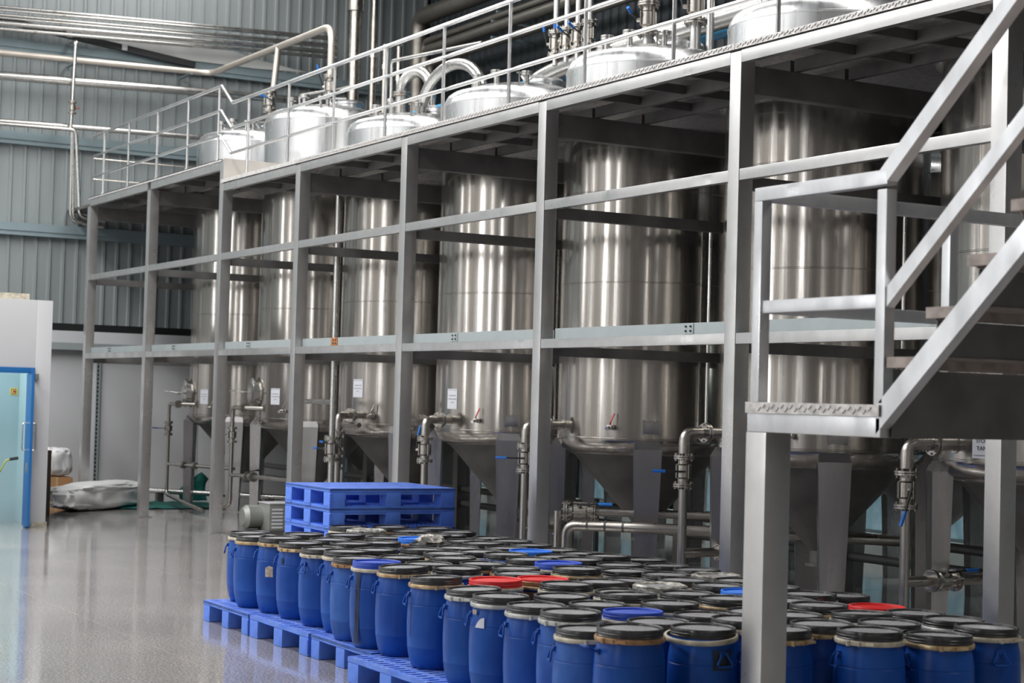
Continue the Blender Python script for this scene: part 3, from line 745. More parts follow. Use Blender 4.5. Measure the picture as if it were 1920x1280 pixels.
t = thing('drain_pipe', 'small bent pipe with blue lever beside the tall riser pipe', 'pipe', (-22.1, 9.9, 0))
B().tube([(-21.6, 10.14, 1.60), (-22.12, 10.08, 1.60), (-22.12, 10.08, 0)], .034, 12, .08).build('pipe', PIPE, t)
valve((-22.12, 10.08, 1.10), (0, 0, 1), .036, t, (-1, 0, 0), L=.26)
t = thing('drain_pipe', 'thin bent pipe with flange between third and fourth tanks', 'pipe', (-20.4, 10.2, 0))
B().tube([(-19.75, 10.34, 1.70), (-20.55, 10.34, 1.70), (-20.55, 10.34, 0)], .024, 10, .06).build('pipe', PIPE, t)
b = B(); flange_pair(b, (-20.15, 10.34, 1.70), (1, 0, 0), .045); b.build('flange', PIPE, t)

# ------------------------------------------------------------------ pipes on the end wall
XP = XW + .55
def wall_pipe(y0, z0, y1, z1, r, label, m=PIPE2, x=XP, coup=()):
    t = thing('service_pipe', label, 'pipe', (x, y0, z0), 'pipes along the end wall')
    k = (z1 - z0) / (y1 - y0); ya, yb = -8.8, 14.2
    B().cyl((x, ya, z0 + k * (ya - y0)), (x, yb, z0 + k * (yb - y0)), r, 14).build('pipe', m, t)
    for y in coup:
        B().cyl((x, y - .03, z0 + k * (y - .03 - y0)), (x, y + .03, z0 + k * (y + .03 - y0)), r * 1.25, 14).build('coupling', PIPE, t)
wall_pipe(7.6, 8.80, 10.77, 8.93, .025, 'thin pipe on the end wall, topmost of the six upper lines', coup=(8.6,))
wall_pipe(7.6, 8.73, 10.77, 8.87, .025, 'thin pipe on the end wall, second line from the top', coup=(8.75,), x=XP + .05)
wall_pipe(7.6, 8.65, 10.77, 8.78, .030, 'pipe on the end wall, third line from the top', coup=(8.55,))
wall_pipe(7.6, 8.59, 10.77, 8.72, .020, 'thinnest pipe on the end wall, fourth line from the top', coup=(8.7,), x=XP + .06)
wall_pipe(7.6, 8.50, 10.77, 8.63, .046, 'thick bright pipe on the end wall, fifth line from the top', x=XP + .03)
wall_pipe(7.6, 8.40, 10.77, 8.53, .036, 'pipe on the end wall, lowest of the six upper lines', coup=(8.25,))
wall_pipe(7.64, 7.56, 10.81, 7.66, .082, 'thickest pipe on the end wall, midway between the girts', x=XP)
wall_pipe(7.67, 6.74, 10.84, 6.80, .05, 'bright pipe on the end wall just above the lower girt', x=XP + .02)
# rising branch pipe that feeds the second hatch tank
t = thing('feed_pipe', 'beige feed pipe leaving the end wall, rising and dropping into the second tank', 'pipe', (-31.8, 11.5, 8))
FEED = mat('feed_pipe_beige', (.60, .55, .49), .42, .75, .1, (4, 4, 4))
B().tube([(-31.8, -8.8, 7.60), (-31.8, 11.62, 8.05), (-25.75, 11.40, 7.90), (-25.75, 11.40, 6.56)], .058, 14, .28).build('pipe', FEED, t)
B().cyl((-28.17, 11.48, 7.95), (-28.17, 11.35, 6.5), .055, 14).build('branch_pipe', FEED, t)
for y in (9.0, 11.2): B().box(XW + .02, -31.75, y - .025, y + .025, 7.93 + .022 * (y - 9), 7.96 + .022 * (y - 9)).build('bracket', GIRT, t, 0)
valve((-25.75, 11.40, 6.92), (0, 0, 1), .055, t, (.0, -.25, 1), L=.36)
valve((-28.17, 11.35, 7.0), (0, 0, 1), .055, t, (0, -.8, .25), L=.24)
# small bore pipe with its drop and U bend
t = thing('drop_pipe', 'small pipe on the end wall turning down to the left end of the platform', 'pipe', (-31.7, 9.0, 5))
XD = -31.72
B().tube([(XD, -8.8, 6.38), (XD, 9.03, 6.70), (XD, 9.15, 5.12), (XD, 9.62, 5.08)], .034, 12, .12).build('pipe', PIPE2, t)
for d in (.06, .11): B().tube([(XD - .02, 8.98 - d * .2, 6.66), (XD - .02, 9.10 - d, 5.06), (XD - .02, 9.40, 5.0 - d * .3), (XD - .02, 9.6, 5.0 - d * .3)], .024, 10, .12).build('pipe', PIPE2, t)
B().cyl((XD, 8.93, 6.70), (XD, 8.97, 8.28), .030, 12).tube([(XD, 8.97, 8.26), (XD, 8.97, 8.30), (XW + .09, 8.97, 8.34)], .042, 12, .03).build('riser', PIPE2, t)
valve((XD, 8.945, 7.10), (0, 0, 1), .035, t, (0, 1, .1), REDP, L=.16)
# duct pair and diagonal brace on the end wall
t = thing('brace', 'dark diagonal brace beam on the end wall below the upper pipes', 'beam', (XW, 7, 8.4))
B().bar((XW + .24, 2.0, 9.25), (XW + .24, 11.4, 8.24), .10, .12).build('beam', BAND, t, 0)
for y in (8.95, 10.0): B().box(XW + .18, XW + .31, y - .05, y + .05, 8.47 - .107 * (y - 9) - .02, 8.47 - .107 * (y - 9) + .10).build('clip', WHITE, t, 0)
t = thing('flashing', 'pale flashing sheet tucked under the upper pipes on the end wall', 'sheet', (XW, 11, 8.4))
B().prism([(XW + .17, 9.2, 8.44), (XW + .17, 11.0, 8.33), (XW + .17, 12.66, 8.33), (XW + .17, 13.73, 8.38), (XW + .17, 12.66, 8.52), (XW + .17, 12.0, 8.66), (XW + .17, 11.0, 8.70), (XW + .17, 9.2, 8.60)], (.02, 0, 0)).build('sheet', mat('flashing_white', (.52, .53, .52), .5, 0, .15, (2, 2, 2)), t, 0)
for k, (y, r, l) in enumerate(((14.46, .115, 'widest upright duct with a sleeve in the far corner'), (14.87, .075, 'slim upright pipe right of the sleeved duct in the far corner'), (15.13, .06, 'upright pipe in the far corner, third from left'), (15.44, .06, 'upright pipe in the far corner, rightmost of four'))):
    t = thing('upright_pipe', l, 'pipe', (-31.55, y, 0), 'upright pipes in the far corner')
    B().cyl((-31.55, y, 0), (-31.55, y, 11.8 if k < 2 else 9.0), r, 18).build('pipe', PIPE, t)
    if k == 0: B().cyl((-31.55, y, 9.58), (-31.55, y, 11.8), r * 1.45, 18).build('sleeve', PIPE, t)
    else: B().cyl((-31.55, y, 8.9 - .2 * k), (-31.55, y, 9.0 - .2 * k), r * 1.25, 14).build('coupling', BOLT, t)
# pipe bundle and duct along the long wall, above the tanks
for k, (y, z, r, l) in enumerate(((15.7, 9.55, .17, 'thick dark duct high along the long wall, uppermost'), (15.7, 9.02, .07, 'pipe along the long wall, upper of the bundle'), (15.6, 8.80, .10, 'thick pipe along the long wall in the middle of the bundle'), (15.6, 8.52, .08, 'pipe along the long wall, lowest of the bundle'))):
    t = thing('long_pipe', l, 'pipe', (-31, y, z), 'pipes along the long wall')
    B().tube([(-31.2 + .25 * k, y, 7.2 if k == 0 else z - .4), (-31.2 + .25 * k, y, z), (2, y, z)], r, 16, .3).build('pipe', LPIPE, t)
    for x in range(-28, 2, 4): B().box(x - .02, x + .02, y - .03, YS, z + r, z + r + .04).build('bracket', GIRT, t, 0)
t = thing('conduit', 'bright blue conduit running behind the tank tops', 'conduit', (-20, 13.1, 6.6))
B().cyl((-31.5, 13.1, 6.70), (-6, 13.1, 6.60), .075, 14).build('pipe', PVC, t)
for x in (-27, -21.0, -15, -9): B().cyl((x, 13.1, 4.99), (x, 13.1, 6.6), .025, 8).build('stand', PIPE, t)
t = thing('main_pipe', 'thick bright pipe lying behind the tank tops at the centre', 'pipe', (-21, 12.75, 6.6))
B().tube([(-22.2, 12.75, 6.2), (-21.6, 12.75, 6.56), (-20.8, 12.75, 6.66), (-7, 12.75, 6.78)], .13, 18, .4).build('pipe', PIPE2, t)
for x in (-20.0, -15.0, -9.5): B().cyl((x, 12.75, 4.99), (x, 12.75, 6.6), .03, 10).build('stand', PIPE, t)
LV = ((0, -.15, 1), (0, -.15, 1), (.3, -.9, .45), (.3, -.9, .45))
for k, x in enumerate((-20.84, -20.55, -20.26, -19.97)):
    t = thing('valve_pipe', ['leftmost of four slim upright valve pipes behind the tank tops, lever up', 'second of four slim upright valve pipes, lever up', 'third of four slim upright valve pipes, lever slanting', 'rightmost of four slim upright valve pipes behind the tank tops'][k], 'pipe', (x, 12.6, 6.6), 'four upright valve pipes')
    B().cyl((x, 12.62, 6.66), (x, 12.62, 8.9), .042, 12).build('pipe', FRAME, t)
    valve((x, 12.62, 6.96), (0, 0, 1), .055, t, LV[k], L=.30)
# pipework standing on the domes
t = thing('bend_pipe', 'large polished U-bend arching between the third and fourth tank tops', 'pipe', (TX[2], 11.3, 6))
b = B(); pts = []
for k in range(15):
    a = PI * k / 14
    pts.append((-21.50 - .92 * math.cos(a), 11.35, 6.02 + .60 * math.sin(a)))
b.tube([(-22.42, 11.35, 5.9)] + pts + [(-20.58, 11.35, 5.86)], .078, 18)
b.build('pipe', PIPE2, t)
B().cyl((-21.51, 11.35, 6.62), (-21.49, 11.35, 6.62), .081, 18).build('weld_ring', PIPE, t)
b = B(); flange_pair(b, (-20.58, 11.35, 6.02), (0, 0, 1), .08, 1.5); b.build('flange', PIPE, t)
t = thing('bend_pipe', 'short flanged U-bend on the far side of the third tank top', 'pipe', (-23, 11.6, 6))
b = B(); pts = []
for k in range(11):
    a = PI * k / 10
    pts.append((-22.80 - .27 * math.cos(a), 11.35 + .1 * (1 - math.cos(a)), 6.46 + .27 * math.sin(a)))
b.tube([(-23.07, 11.35, 5.5)] + pts + [(-22.53, 11.55, 5.95)], .085, 16); b.build('pipe', PIPE2, t)
b = B(); flange_pair(b, (-23.07, 11.35, 6.42), (0, 0, 1), .085, 1.6); b.build('flange', PIPE, t)
def top_pipe(x, y, z0, z1, r, zv, lv, label):
    t = thing('inlet_pipe', label, 'pipe', (x, y, z0))
    B().cyl((x, y, z0), (x, y, z1), r, 14).build('pipe', FRAME, t)
    valve((x, y, zv), (0, 0, 1), r * 1.05, t, lv, L=.24)
top_pipe(-16.70, 11.35, 5.9, 9.5, .058, 6.42, (.5, -.8, .45), 'upright pipe with flanged valve on the left of the central tank top')
top_pipe(-15.84, 11.40, 5.9, 9.5, .060, 6.42, (-.2, -.1, 1), 'upright pipe with flanged valve on the right of the central tank top')
top_pipe(-16.25, 11.9, 5.9, 9.5, .045, 7.2, (0, 1, 0), 'plain slim upright pipe behind the valves of the central tank top')
t = thing('square_duct', 'bent square tube rising behind the central tank top', 'tube', (-18, 12.3, 6))
B().bar((-17.9, 12.2, 4.99), (-17.9, 12.2, 7.15), .09, .09, (1, 0, 0)).bar((-17.95, 12.2, 7.12), (-16.6, 12.2, 7.35), .09, .09).build('tube', PIPE, t, 0)
for i, (x, y) in enumerate(((TX[1] + .55, TY - .2),)):
    t = thing('vent_pipe', 'thin bent vent pipe on the second tank top', 'pipe', (x, y, 6.4))
    B().tube([(-26.5, 11.2, 6.35), (-26.5, 11.2, 6.86), (-25.2, 11.6, 6.88)], .022, 10, .05).build('pipe', PIPE2, t)
t = thing('vent_pipe', 'thin bent vent line standing behind the short U-bend', 'pipe', (-24.2, 12.3, 6))
B().tube([(-24.75, 12.0, 6.4), (-24.75, 12.0, 7.25), (-22.2, 12.2, 7.15)], .03, 10, .06).cyl((-24.75, 12.0, 6.6), (-24.75, 12.0, 6.65), .08, 14).build('pipe', PIPE2, t)

# ------------------------------------------------------------------ pallets
def pallet_meshes(L, W_, H_, double):
    """plastic pallet: feet, ribbed deck, optional bottom frame; origin at its centre on the ground"""
    out = {}
    f = .16 * L / 1.1
    xs = (-L / 2, -f / 2, L / 2 - f); ys = (-W_ / 2, -f / 2, W_ / 2 - f)
    b = B().box(0, f, 0, f, 0, H_ - .035, .014)
    out['foot'] = b.mesh('foot', PALL, 30)
    out['feet'] = [(x, y, 0) for x in xs for y in ys]
    b = B(); t = .022; n = 15
    for k in range(n):
        x = -L / 2 + (L - .045) * k / (n - 1); b.box(x, x + .045, -W_ / 2, W_ / 2, H_ - t, H_)
    for k in range(9):
        y = -W_ / 2 + (W_ - .05) * k / 8; b.box(-L / 2, L / 2, y, y + .05, H_ - t - .002, H_ - .002)
    out['deck'] = b.mesh('deck', PALD, 0)
    b = B()
    for k in range(30):
        x = -L / 2 + .01 + (L - .025) * k / 29
        b.box(x, x + .006, -W_ / 2 + .03, W_ / 2 - .03, H_ - .052, H_ - t)
    for y in (-W_ / 2 + .034, -W_ / 2 + .10, W_ / 2 - .11, W_ / 2 - .040, -.02, .02):
        b.box(-L / 2 + .005, L / 2 - .005, y, y + .006, H_ - .045, H_ - t)
    for x in (-L / 2 + .004, L / 2 - .010):
        b.box(x, x + .006, -W_ / 2 + .005, W_ / 2 - .005, H_ - .060, H_ - t)
    for s in (-1, 1):
        b.box(-L / 2, L / 2, s * W_ / 2 - (.012 if s > 0 else 0), s * W_ / 2 + (.012 if s < 0 else 0), H_ - .034, H_ - .001)
        b.box(s * L / 2 - (.012 if s > 0 else 0), s * L / 2 + (.012 if s < 0 else 0), -W_ / 2, W_ / 2, H_ - .034, H_ - .001)
    out['ribs'] = b.mesh('deck_ribs', PALL, 0)
    if double:
        b = B()
        for y in ys: b.box(-L / 2, L / 2, y + .006, y + f - .006, 0, .022)
        for x in xs: b.box(x + .006, x + f - .006, -W_ / 2, W_ / 2, 0, .021)
        for k in range(30):
            x = -L / 2 + .01 + (L - .025) * k / 29; b.box(x, x + .006, -W_ / 2 + .005, -W_ / 2 + .07, 0, .03).box(x, x + .006, W_ / 2 - .07, W_ / 2 - .005, 0, .03)
        for k in range(30):
            y = -W_ / 2 + .01 + (W_ - .025) * k / 29; b.box(L / 2 - .07, L / 2 - .005, y, y + .006, 0, .03)
        out['bottom'] = b.mesh('bottom_frame', PALL, 0)
    # corner grip ribs
    b = B()
    for k in range(6):
        z = .02 + (H_ - .06) * k / 6
        b.box(L / 2 - .03, L / 2 + .006, -W_ / 2 - .006, -W_ / 2 + .02, z, z + .012)
    out['grip'] = b.mesh('corner_ribs', PALL, 0)
    return out
def pallet(ms, label, loc, rz, group):
    t = thing('pallet', label, 'pallet', loc, group, world=False); t.rotation_euler = (0, 0, rz)
    for p in ms['feet']: put('foot', ms['foot'], t, p)
    put('deck', ms['deck'], t); put('deck_ribs', ms['ribs'], t); put('corner_ribs', ms['grip'], t)
    if 'bottom' in ms: put('bottom_frame', ms['bottom'], t)
    return t
HP = .178; HS = .187
pm = pallet_meshes(1.06, 1.06, HP, False)
pm2 = pallet_meshes(1.20, 1.10, HP, False)
stp = pallet_meshes(1.08, 1.33, HS, True)
for k in range(6):
    pallet(stp, 'blue plastic pallet in the stack beside the posts, ' + ['lowest of six', 'second from the bottom', 'third from the bottom', 'fourth from the bottom', 'second from the top', 'topmost'][k],
           (-15.69 + .006 * (k % 2), 7.505 - .004 * (k % 3), HS * k), .0 if k != 3 else .012, 'stacked blue pallets')
g = 'pallets under the drums'
pallet(pm, 'blue pallet under the drums, farthest one along the floor edge', (-14.19, 5.99, 0), 0, g)
pallet(pm2, 'blue pallet under the drums, second from the far end of the floor edge', (-13.03, 6.01, 0), 0, g)
pallet(pm, 'blue pallet under the drums, third from the far end of the floor edge', (-11.87, 6.00, 0), 0, g)
pallet(pm2, 'worn pale blue pallet under the drums, nearest visible one at the floor edge', (-10.66, 5.80, 0), 0, g)
pallet(pm, 'blue pallet hidden under the nearest drums at the floor edge', (-9.50, 5.80, 0), 0, g)
pallet(pm2, 'blue pallet hidden under the nearest front drums beside the landing leg', (-8.34, 5.50, 0), 0, g)
k = 0
for j, y in enumerate((7.08, 8.17)):
    for i in range(7):
        x = -14.35 + 1.12 * i + (.02 if j else 0)
        if j == 1 and i == 5: continue
        yy = y if i < 6 else y - .465
        k += 1
        pallet(pm, 'blue pallet hidden beneath the drums, %s from the far end of the %s inner row' % (ORD(i + 1), ORD(j + 1)), (x, yy, 0), 0, 'hidden pallets beneath the drums')

# ------------------------------------------------------------------ drums
def body_mesh(m, name='body'):
    p = [(.128, .0), (.140, .002), (.152, .012), (.166, .045), (.178, .095), (.1845, .140), (.1862, .1445), (.1862, .149), (.1855, .152),
         (.1905, .24), (.192, .31), (.190, .395), (.1885, .4235), (.1865, .426), (.1865, .431), (.1882, .4335), (.184, .475), (.176, .515), (.171, .538), (.171, .553), (.178, .556), (.178, .566), (.15, .567)]
    return B().lathe(p, 36, cap1=False).mesh(name, m, 30)
def lid_mesh(m):
    p = [(.176, .560), (.1785, .565), (.1785, .573), (.1765, .575), (.1765, .580), (.1785, .582), (.1785, .588), (.177, .590), (.1775, .606), (.175, .611), (.169, .612), (.164, .609), (.163, .605), (.162, .598), (.158, .596), (.155, .592)]
    return B().lathe(p, 40, cap0=False, cap1=False).mesh('lid', m, 30)
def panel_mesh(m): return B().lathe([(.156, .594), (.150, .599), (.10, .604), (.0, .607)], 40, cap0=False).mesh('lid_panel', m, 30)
def clamp_mesh(m):
    return B().lathe([(.174, .543), (.186, .541), (.1895, .548), (.1895, .560), (.186, .567), (.176, .566), (.174, .543)], 40, cap0=False, cap1=False).mesh('clamp_ring', m, 40)
def latch_mesh(m):
    return B().bar((.190, -.05, .553), (.190, .055, .555), .010, .020).cyl((.192, -.035, .540), (.192, -.035, .566), .012, 8).cyl((.192, .03, .543), (.192, .03, .564), .010, 8).bar((.193, .03, .554), (.187, .11, .557), .006, .014).mesh('latch', m, 30)
def handle_mesh():
    b = B().box(.172, .194, -.022, .022, .478, .508, .006)
    b.tube([(.193, -.018, .492), (.204, -.022, .478), (.212, -.048, .438), (.213, -.040, .425), (.213, .040, .425), (.212, .048, .438), (.204, .022, .478), (.193, .018, .492)], .0065, 8)
    return b.mesh('handle', DRUM, 40)
def handle_out_mesh():
    b = B().box(.172, .194, -.022, .022, .478, .508, .006)
    b.tube([(.193, -.018, .494), (.215, -.022, .500), (.262, -.050, .520), (.268, -.040, .522), (.268, .040, .522), (.262, .050, .520), (.215, .022, .500), (.193, .018, .494)], .0065, 8)
    return b.mesh('handle', DRUM, 40)
DM = dict(b=[body_mesh(DRUM), body_mesh(DRUM2)], k=lid_mesh(LIDK), B=lid_mesh(LIDB), A=lid_mesh(LIDA), R=lid_mesh(LIDR),
          c=[clamp_mesh(BRASS), clamp_mesh(RUST), clamp_mesh(ZINC), clamp_mesh(CREAM)], l=[latch_mesh(BRASS), latch_mesh(RUST), latch_mesh(ZINC), latch_mesh(CREAM)], p=dict(k=panel_mesh(SHEEN), B=panel_mesh(LIDB), A=panel_mesh(LIDA), R=panel_mesh(LIDR)), h=handle_mesh(), ho=handle_out_mesh())
DR = [
  ('1', -14.54, 5.8, 0.782), ('2', -14.14, 5.71, 0.782), ('A1', -14.19, 6.16, 0.79), ('3', -13.73, 5.75, 0.802), ('4', -13.32, 5.76, 0.794),
  ('5', -12.84, 5.75, 0.787), ('6', -12.43, 5.76, 0.805), ('7', -12.03, 5.66, 0.791), ('8blue', -11.62, 5.63, 0.8), ('A9', -13.62, 6.16, 0.79),
  ('A10', -14.21, 6.57, 0.776), ('A11', -13.14, 6.13, 0.798), ('A12', -14.97, 6.95, 0.784), ('A13plastic', -14.56, 6.94, 0.781), ('A15', -13.35, 6.49, 0.782),
  ('A16', -12.64, 6.11, 0.79), ('A18', -13.88, 6.81, 0.774), ('B1', -14.9, 7.35, 0.784), ('B2', -14.79, 7.75, 0.774), ('B3', -14.49, 7.37, 0.777),
  ('B4', -14.38, 7.78, 0.771), ('B5', -13.8, 7.21, 0.798), ('B6', -14.07, 7.51, 0.77), ('B7', -14.18, 7.09, 0.759), ('B8blue', -13.5, 6.93, 0.796),
  ('B9', -13.42, 7.34, 0.774), ('B10knot', -13.12, 6.85, 0.783), ('B11', -13.02, 7.29, 0.79), ('B12', -12.73, 6.9, 0.783), ('B13', -12.61, 6.51, 0.789),
  ('B14', -12.62, 7.29, 0.782), ('B15', -12.33, 6.89, 0.788), ('B16', -12.21, 6.51, 0.793), ('B17tape', -11.92, 6.89, 0.804), ('B18', -11.83, 6.37, 0.795),
  ('B19', -11.59, 6.04, 0.78), ('B20', -11.43, 6.41, 0.788), ('9', -11.21, 5.64, 0.803), ('B22', -11.17, 6.05, 0.788), ('10', -10.61, 5.59, 0.79),
  ('B30', -12.1, 6.07, 0.78), ('C1', -13.64, 7.74, 0.775), ('C2', -13.23, 7.7, 0.785), ('C3', -12.82, 7.65, 0.784), ('C4', -12.42, 7.65, 0.778),
  ('C5blue', -12.22, 7.29, 0.792), ('C6', -12.01, 7.65, 0.786), ('C7', -11.6, 7.63, 0.804), ('C8', -11.82, 7.29, 0.785), ('C9', -11.43, 7.26, 0.8),
  ('C10', -11.52, 6.86, 0.802), ('C11blue', -11.11, 6.87, 0.81), ('C12', -11.06, 7.38, 0.791), ('C13', -10.71, 6.78, 0.812), ('C15', -11.03, 6.46, 0.79),
  ('C16', -10.67, 6.28, 0.793), ('C17red', -10.22, 5.83, 0.806), ('C18red', -10.27, 6.23, 0.797), ('C19', -9.87, 6.17, 0.806), ('C20', -10.02, 6.55, 0.795),
  ('D2', -11.68, 8.03, 0.758), ('D4', -11.07, 7.81, 0.774), ('D5', -10.66, 7.8, 0.783), ('D6', -10.71, 7.19, 0.785), ('D7', -10.33, 7.29, 0.794),
  ('D8plastic', -10.27, 7.69, 0.779), ('D9', -9.95, 7.17, 0.797), ('D10', -9.87, 7.59, 0.789), ('D11', -10.24, 6.89, 0.772), ('D12', -9.69, 6.79, 0.794),
  ('D13', -9.55, 7.17, 0.801), ('D14', -9.54, 6.39, 0.783), ('D15', -9.18, 6.2, 0.813), ('D16', -9.28, 6.72, 0.79), ('D17blue', -9.15, 7.11, 0.804),
  ('D18', -8.87, 6.73, 0.804), ('D19', -8.78, 6.23, 0.801), ('D21blue', -8.57, 5.82, 0.79), ('F1', -9.41, 5.85, 0.787), ('F2', -8.98, 5.84, 0.785),
  ('15', -8.6, 5.41, 0.8), ('F7', -8.17, 5.72, 0.784), ('G4', -8.37, 6.18, 0.78), ('G5', -7.96, 6.15, 0.807), ('G6', -8.47, 6.64, 0.772),
  ('12', -9.9, 5.49, 0.79), ('13', -9.48, 5.45, 0.793), ('14', -9.02, 5.43, 0.788), ('16', -8.18, 5.26, 0.761), ('17', -7.77, 5.26, 0.818),
  ('18', -7.76, 5.73, 0.801), ('E1', -9.46, 7.57, 0.786), ('E2', -8.97, 7.47, 0.797), ('E3', -9.09, 7.86, 0.761), ('E4', -8.75, 7.12, 0.79),
  ('E5', -8.36, 7.04, 0.81), ('E6red', -8.42, 7.56, 0.773), ('E7', -8.07, 6.6, 0.801), ('E8', -7.95, 7.02, 0.809), ('E9', -7.68, 6.49, 0.802),
  ('E10', -7.56, 6.09, 0.804), ('19', -7.27, 6.48, 0.817), ('E12', -7.57, 6.89, 0.805), ('E13', -8.02, 7.51, 0.784), ('E14', -7.62, 7.43, 0.797),
  ('20', -7.16, 6.88, 0.79), ('21', -7.23, 7.3, 0.807),
]
SP = {'8blue': ('B', 'blue drum with royal blue lid and black drips down its side, at the floor edge'),
 'B8blue': ('A', 'blue drum with azure lid in the far part, nearest the pallet stack'),
 'C5blue': ('A', 'blue drum with bright azure lid in the middle of the rearmost rows'),
 'C11blue': ('B', 'blue drum with royal blue lid two rows behind the red lids'),
 'D17blue': ('A', 'blue drum with azure lid partly hidden by the landing leg'),
 'D21blue': ('B', 'blue drum with royal blue lid close to the nearest front drums'),
 'C17red': ('R', 'blue drum with red lid, left of the two neighbouring red-lidded drums'),
 'C18red': ('R', 'drum with red lid and brown tape wrapping, right of its red neighbour'),
 'E6red': ('R', 'blue drum with red lid right of the landing leg'),
 'B10knot': ('k', 'blue drum with a crumpled clear film knot on its black lid'),
 'A13plastic': ('k', 'blue drum with cloudy film on its black lid, in front of the pallet stack'),
 'D8plastic': ('k', 'blue drum with cloudy film on its lid, near the right front post'),
 'D12': ('k', 'black-lidded drum with torn film around its rim, mid cluster'),
 'B17tape': ('k', 'black-lidded drum with crumpled blue tape around its neck'),
 '3': ('k', 'black-lidded blue drum with torn paper sticker on its side, at the floor edge'),
 '13': ('k', 'black-lidded blue drum with white torn sticker below its zinc clamp'),
 '5': ('k', 'black-lidded blue drum with pale drop handle hanging on its front'),
 '4': ('k', 'black-lidded blue drum with small black smudge below its brass clamp'),
 '1': ('k', 'black-lidded blue drum at the far left corner of the cluster'),
 '17': ('k', 'nearest full blue drum with rusty clamp and handle sticking out'),
 '18': ('k', 'nearest blue drum with loose tilted cream clamp, left of the landing leg'),
 '16': ('k', 'narrow-looking blue drum with crumpled pale clamp left of the nearest drum'),
 '19': ('k', 'blue drum with cream clamp and handle on its left side, right of the leg'),
 '20': ('k', 'dark blue drum with black lid second from the right end of the cluster'),
 '21': ('k', 'blue drum at the right end of the cluster, cream clamp, side handle'),
 'E10': ('k', 'black-lidded blue drum emerging just right of the landing leg'),
 '12': ('k', 'black-lidded blue drum with zinc clamp, just left of the white torn sticker drum'),
 '15': ('k', 'black-lidded blue drum with zinc clamp and black bar on its side')}
FACE = {'1': 1, '2': 2, '3': 1, '4': 1, '5': 5, '6': 2, '7': 2, '8blue': 2, '9': 2, '10': 2, '12': 2, '13': 1, '14': 2, '15': 1, '16': 1, '17': 6, '18': 3, '19': 2, '20': 1, '21': 4, 'E10': 1, 'E9': 0}
CL = {'3': 0, '4': 0, '5': 3, '6': 3, '7': 1, '8blue': 3, '9': 0, '10': 0, '1': 3, '2': 0, '12': 2, '13': 2, '14': 2, '15': 2, '16': 3, '17': 1, '18': 3, '19': 3, '20': 0, '21': 3, 'B22': 2, 'F1': 2, 'C17red': 3, 'C19': 3, 'C13': 0, 'D6': 2, 'D19': 2, 'B17tape': None}
bands = ((0, 5.93), (5.93, 6.29), (6.29, 6.62), (6.62, 7.02), (7.02, 7.42), (7.42, 9))
rows = [sorted([d for d in DR if a <= d[2] < b_], key=lambda d: d[1]) for a, b_ in bands]
WHERE = ['row along the floor edge', 'second row from the floor edge', 'third row from the floor edge', 'fourth row from the floor edge', 'fifth row from the floor edge', 'rearmost row, nearest the tanks']
rg = random.Random(3)
CAMA = math.radians(-30)
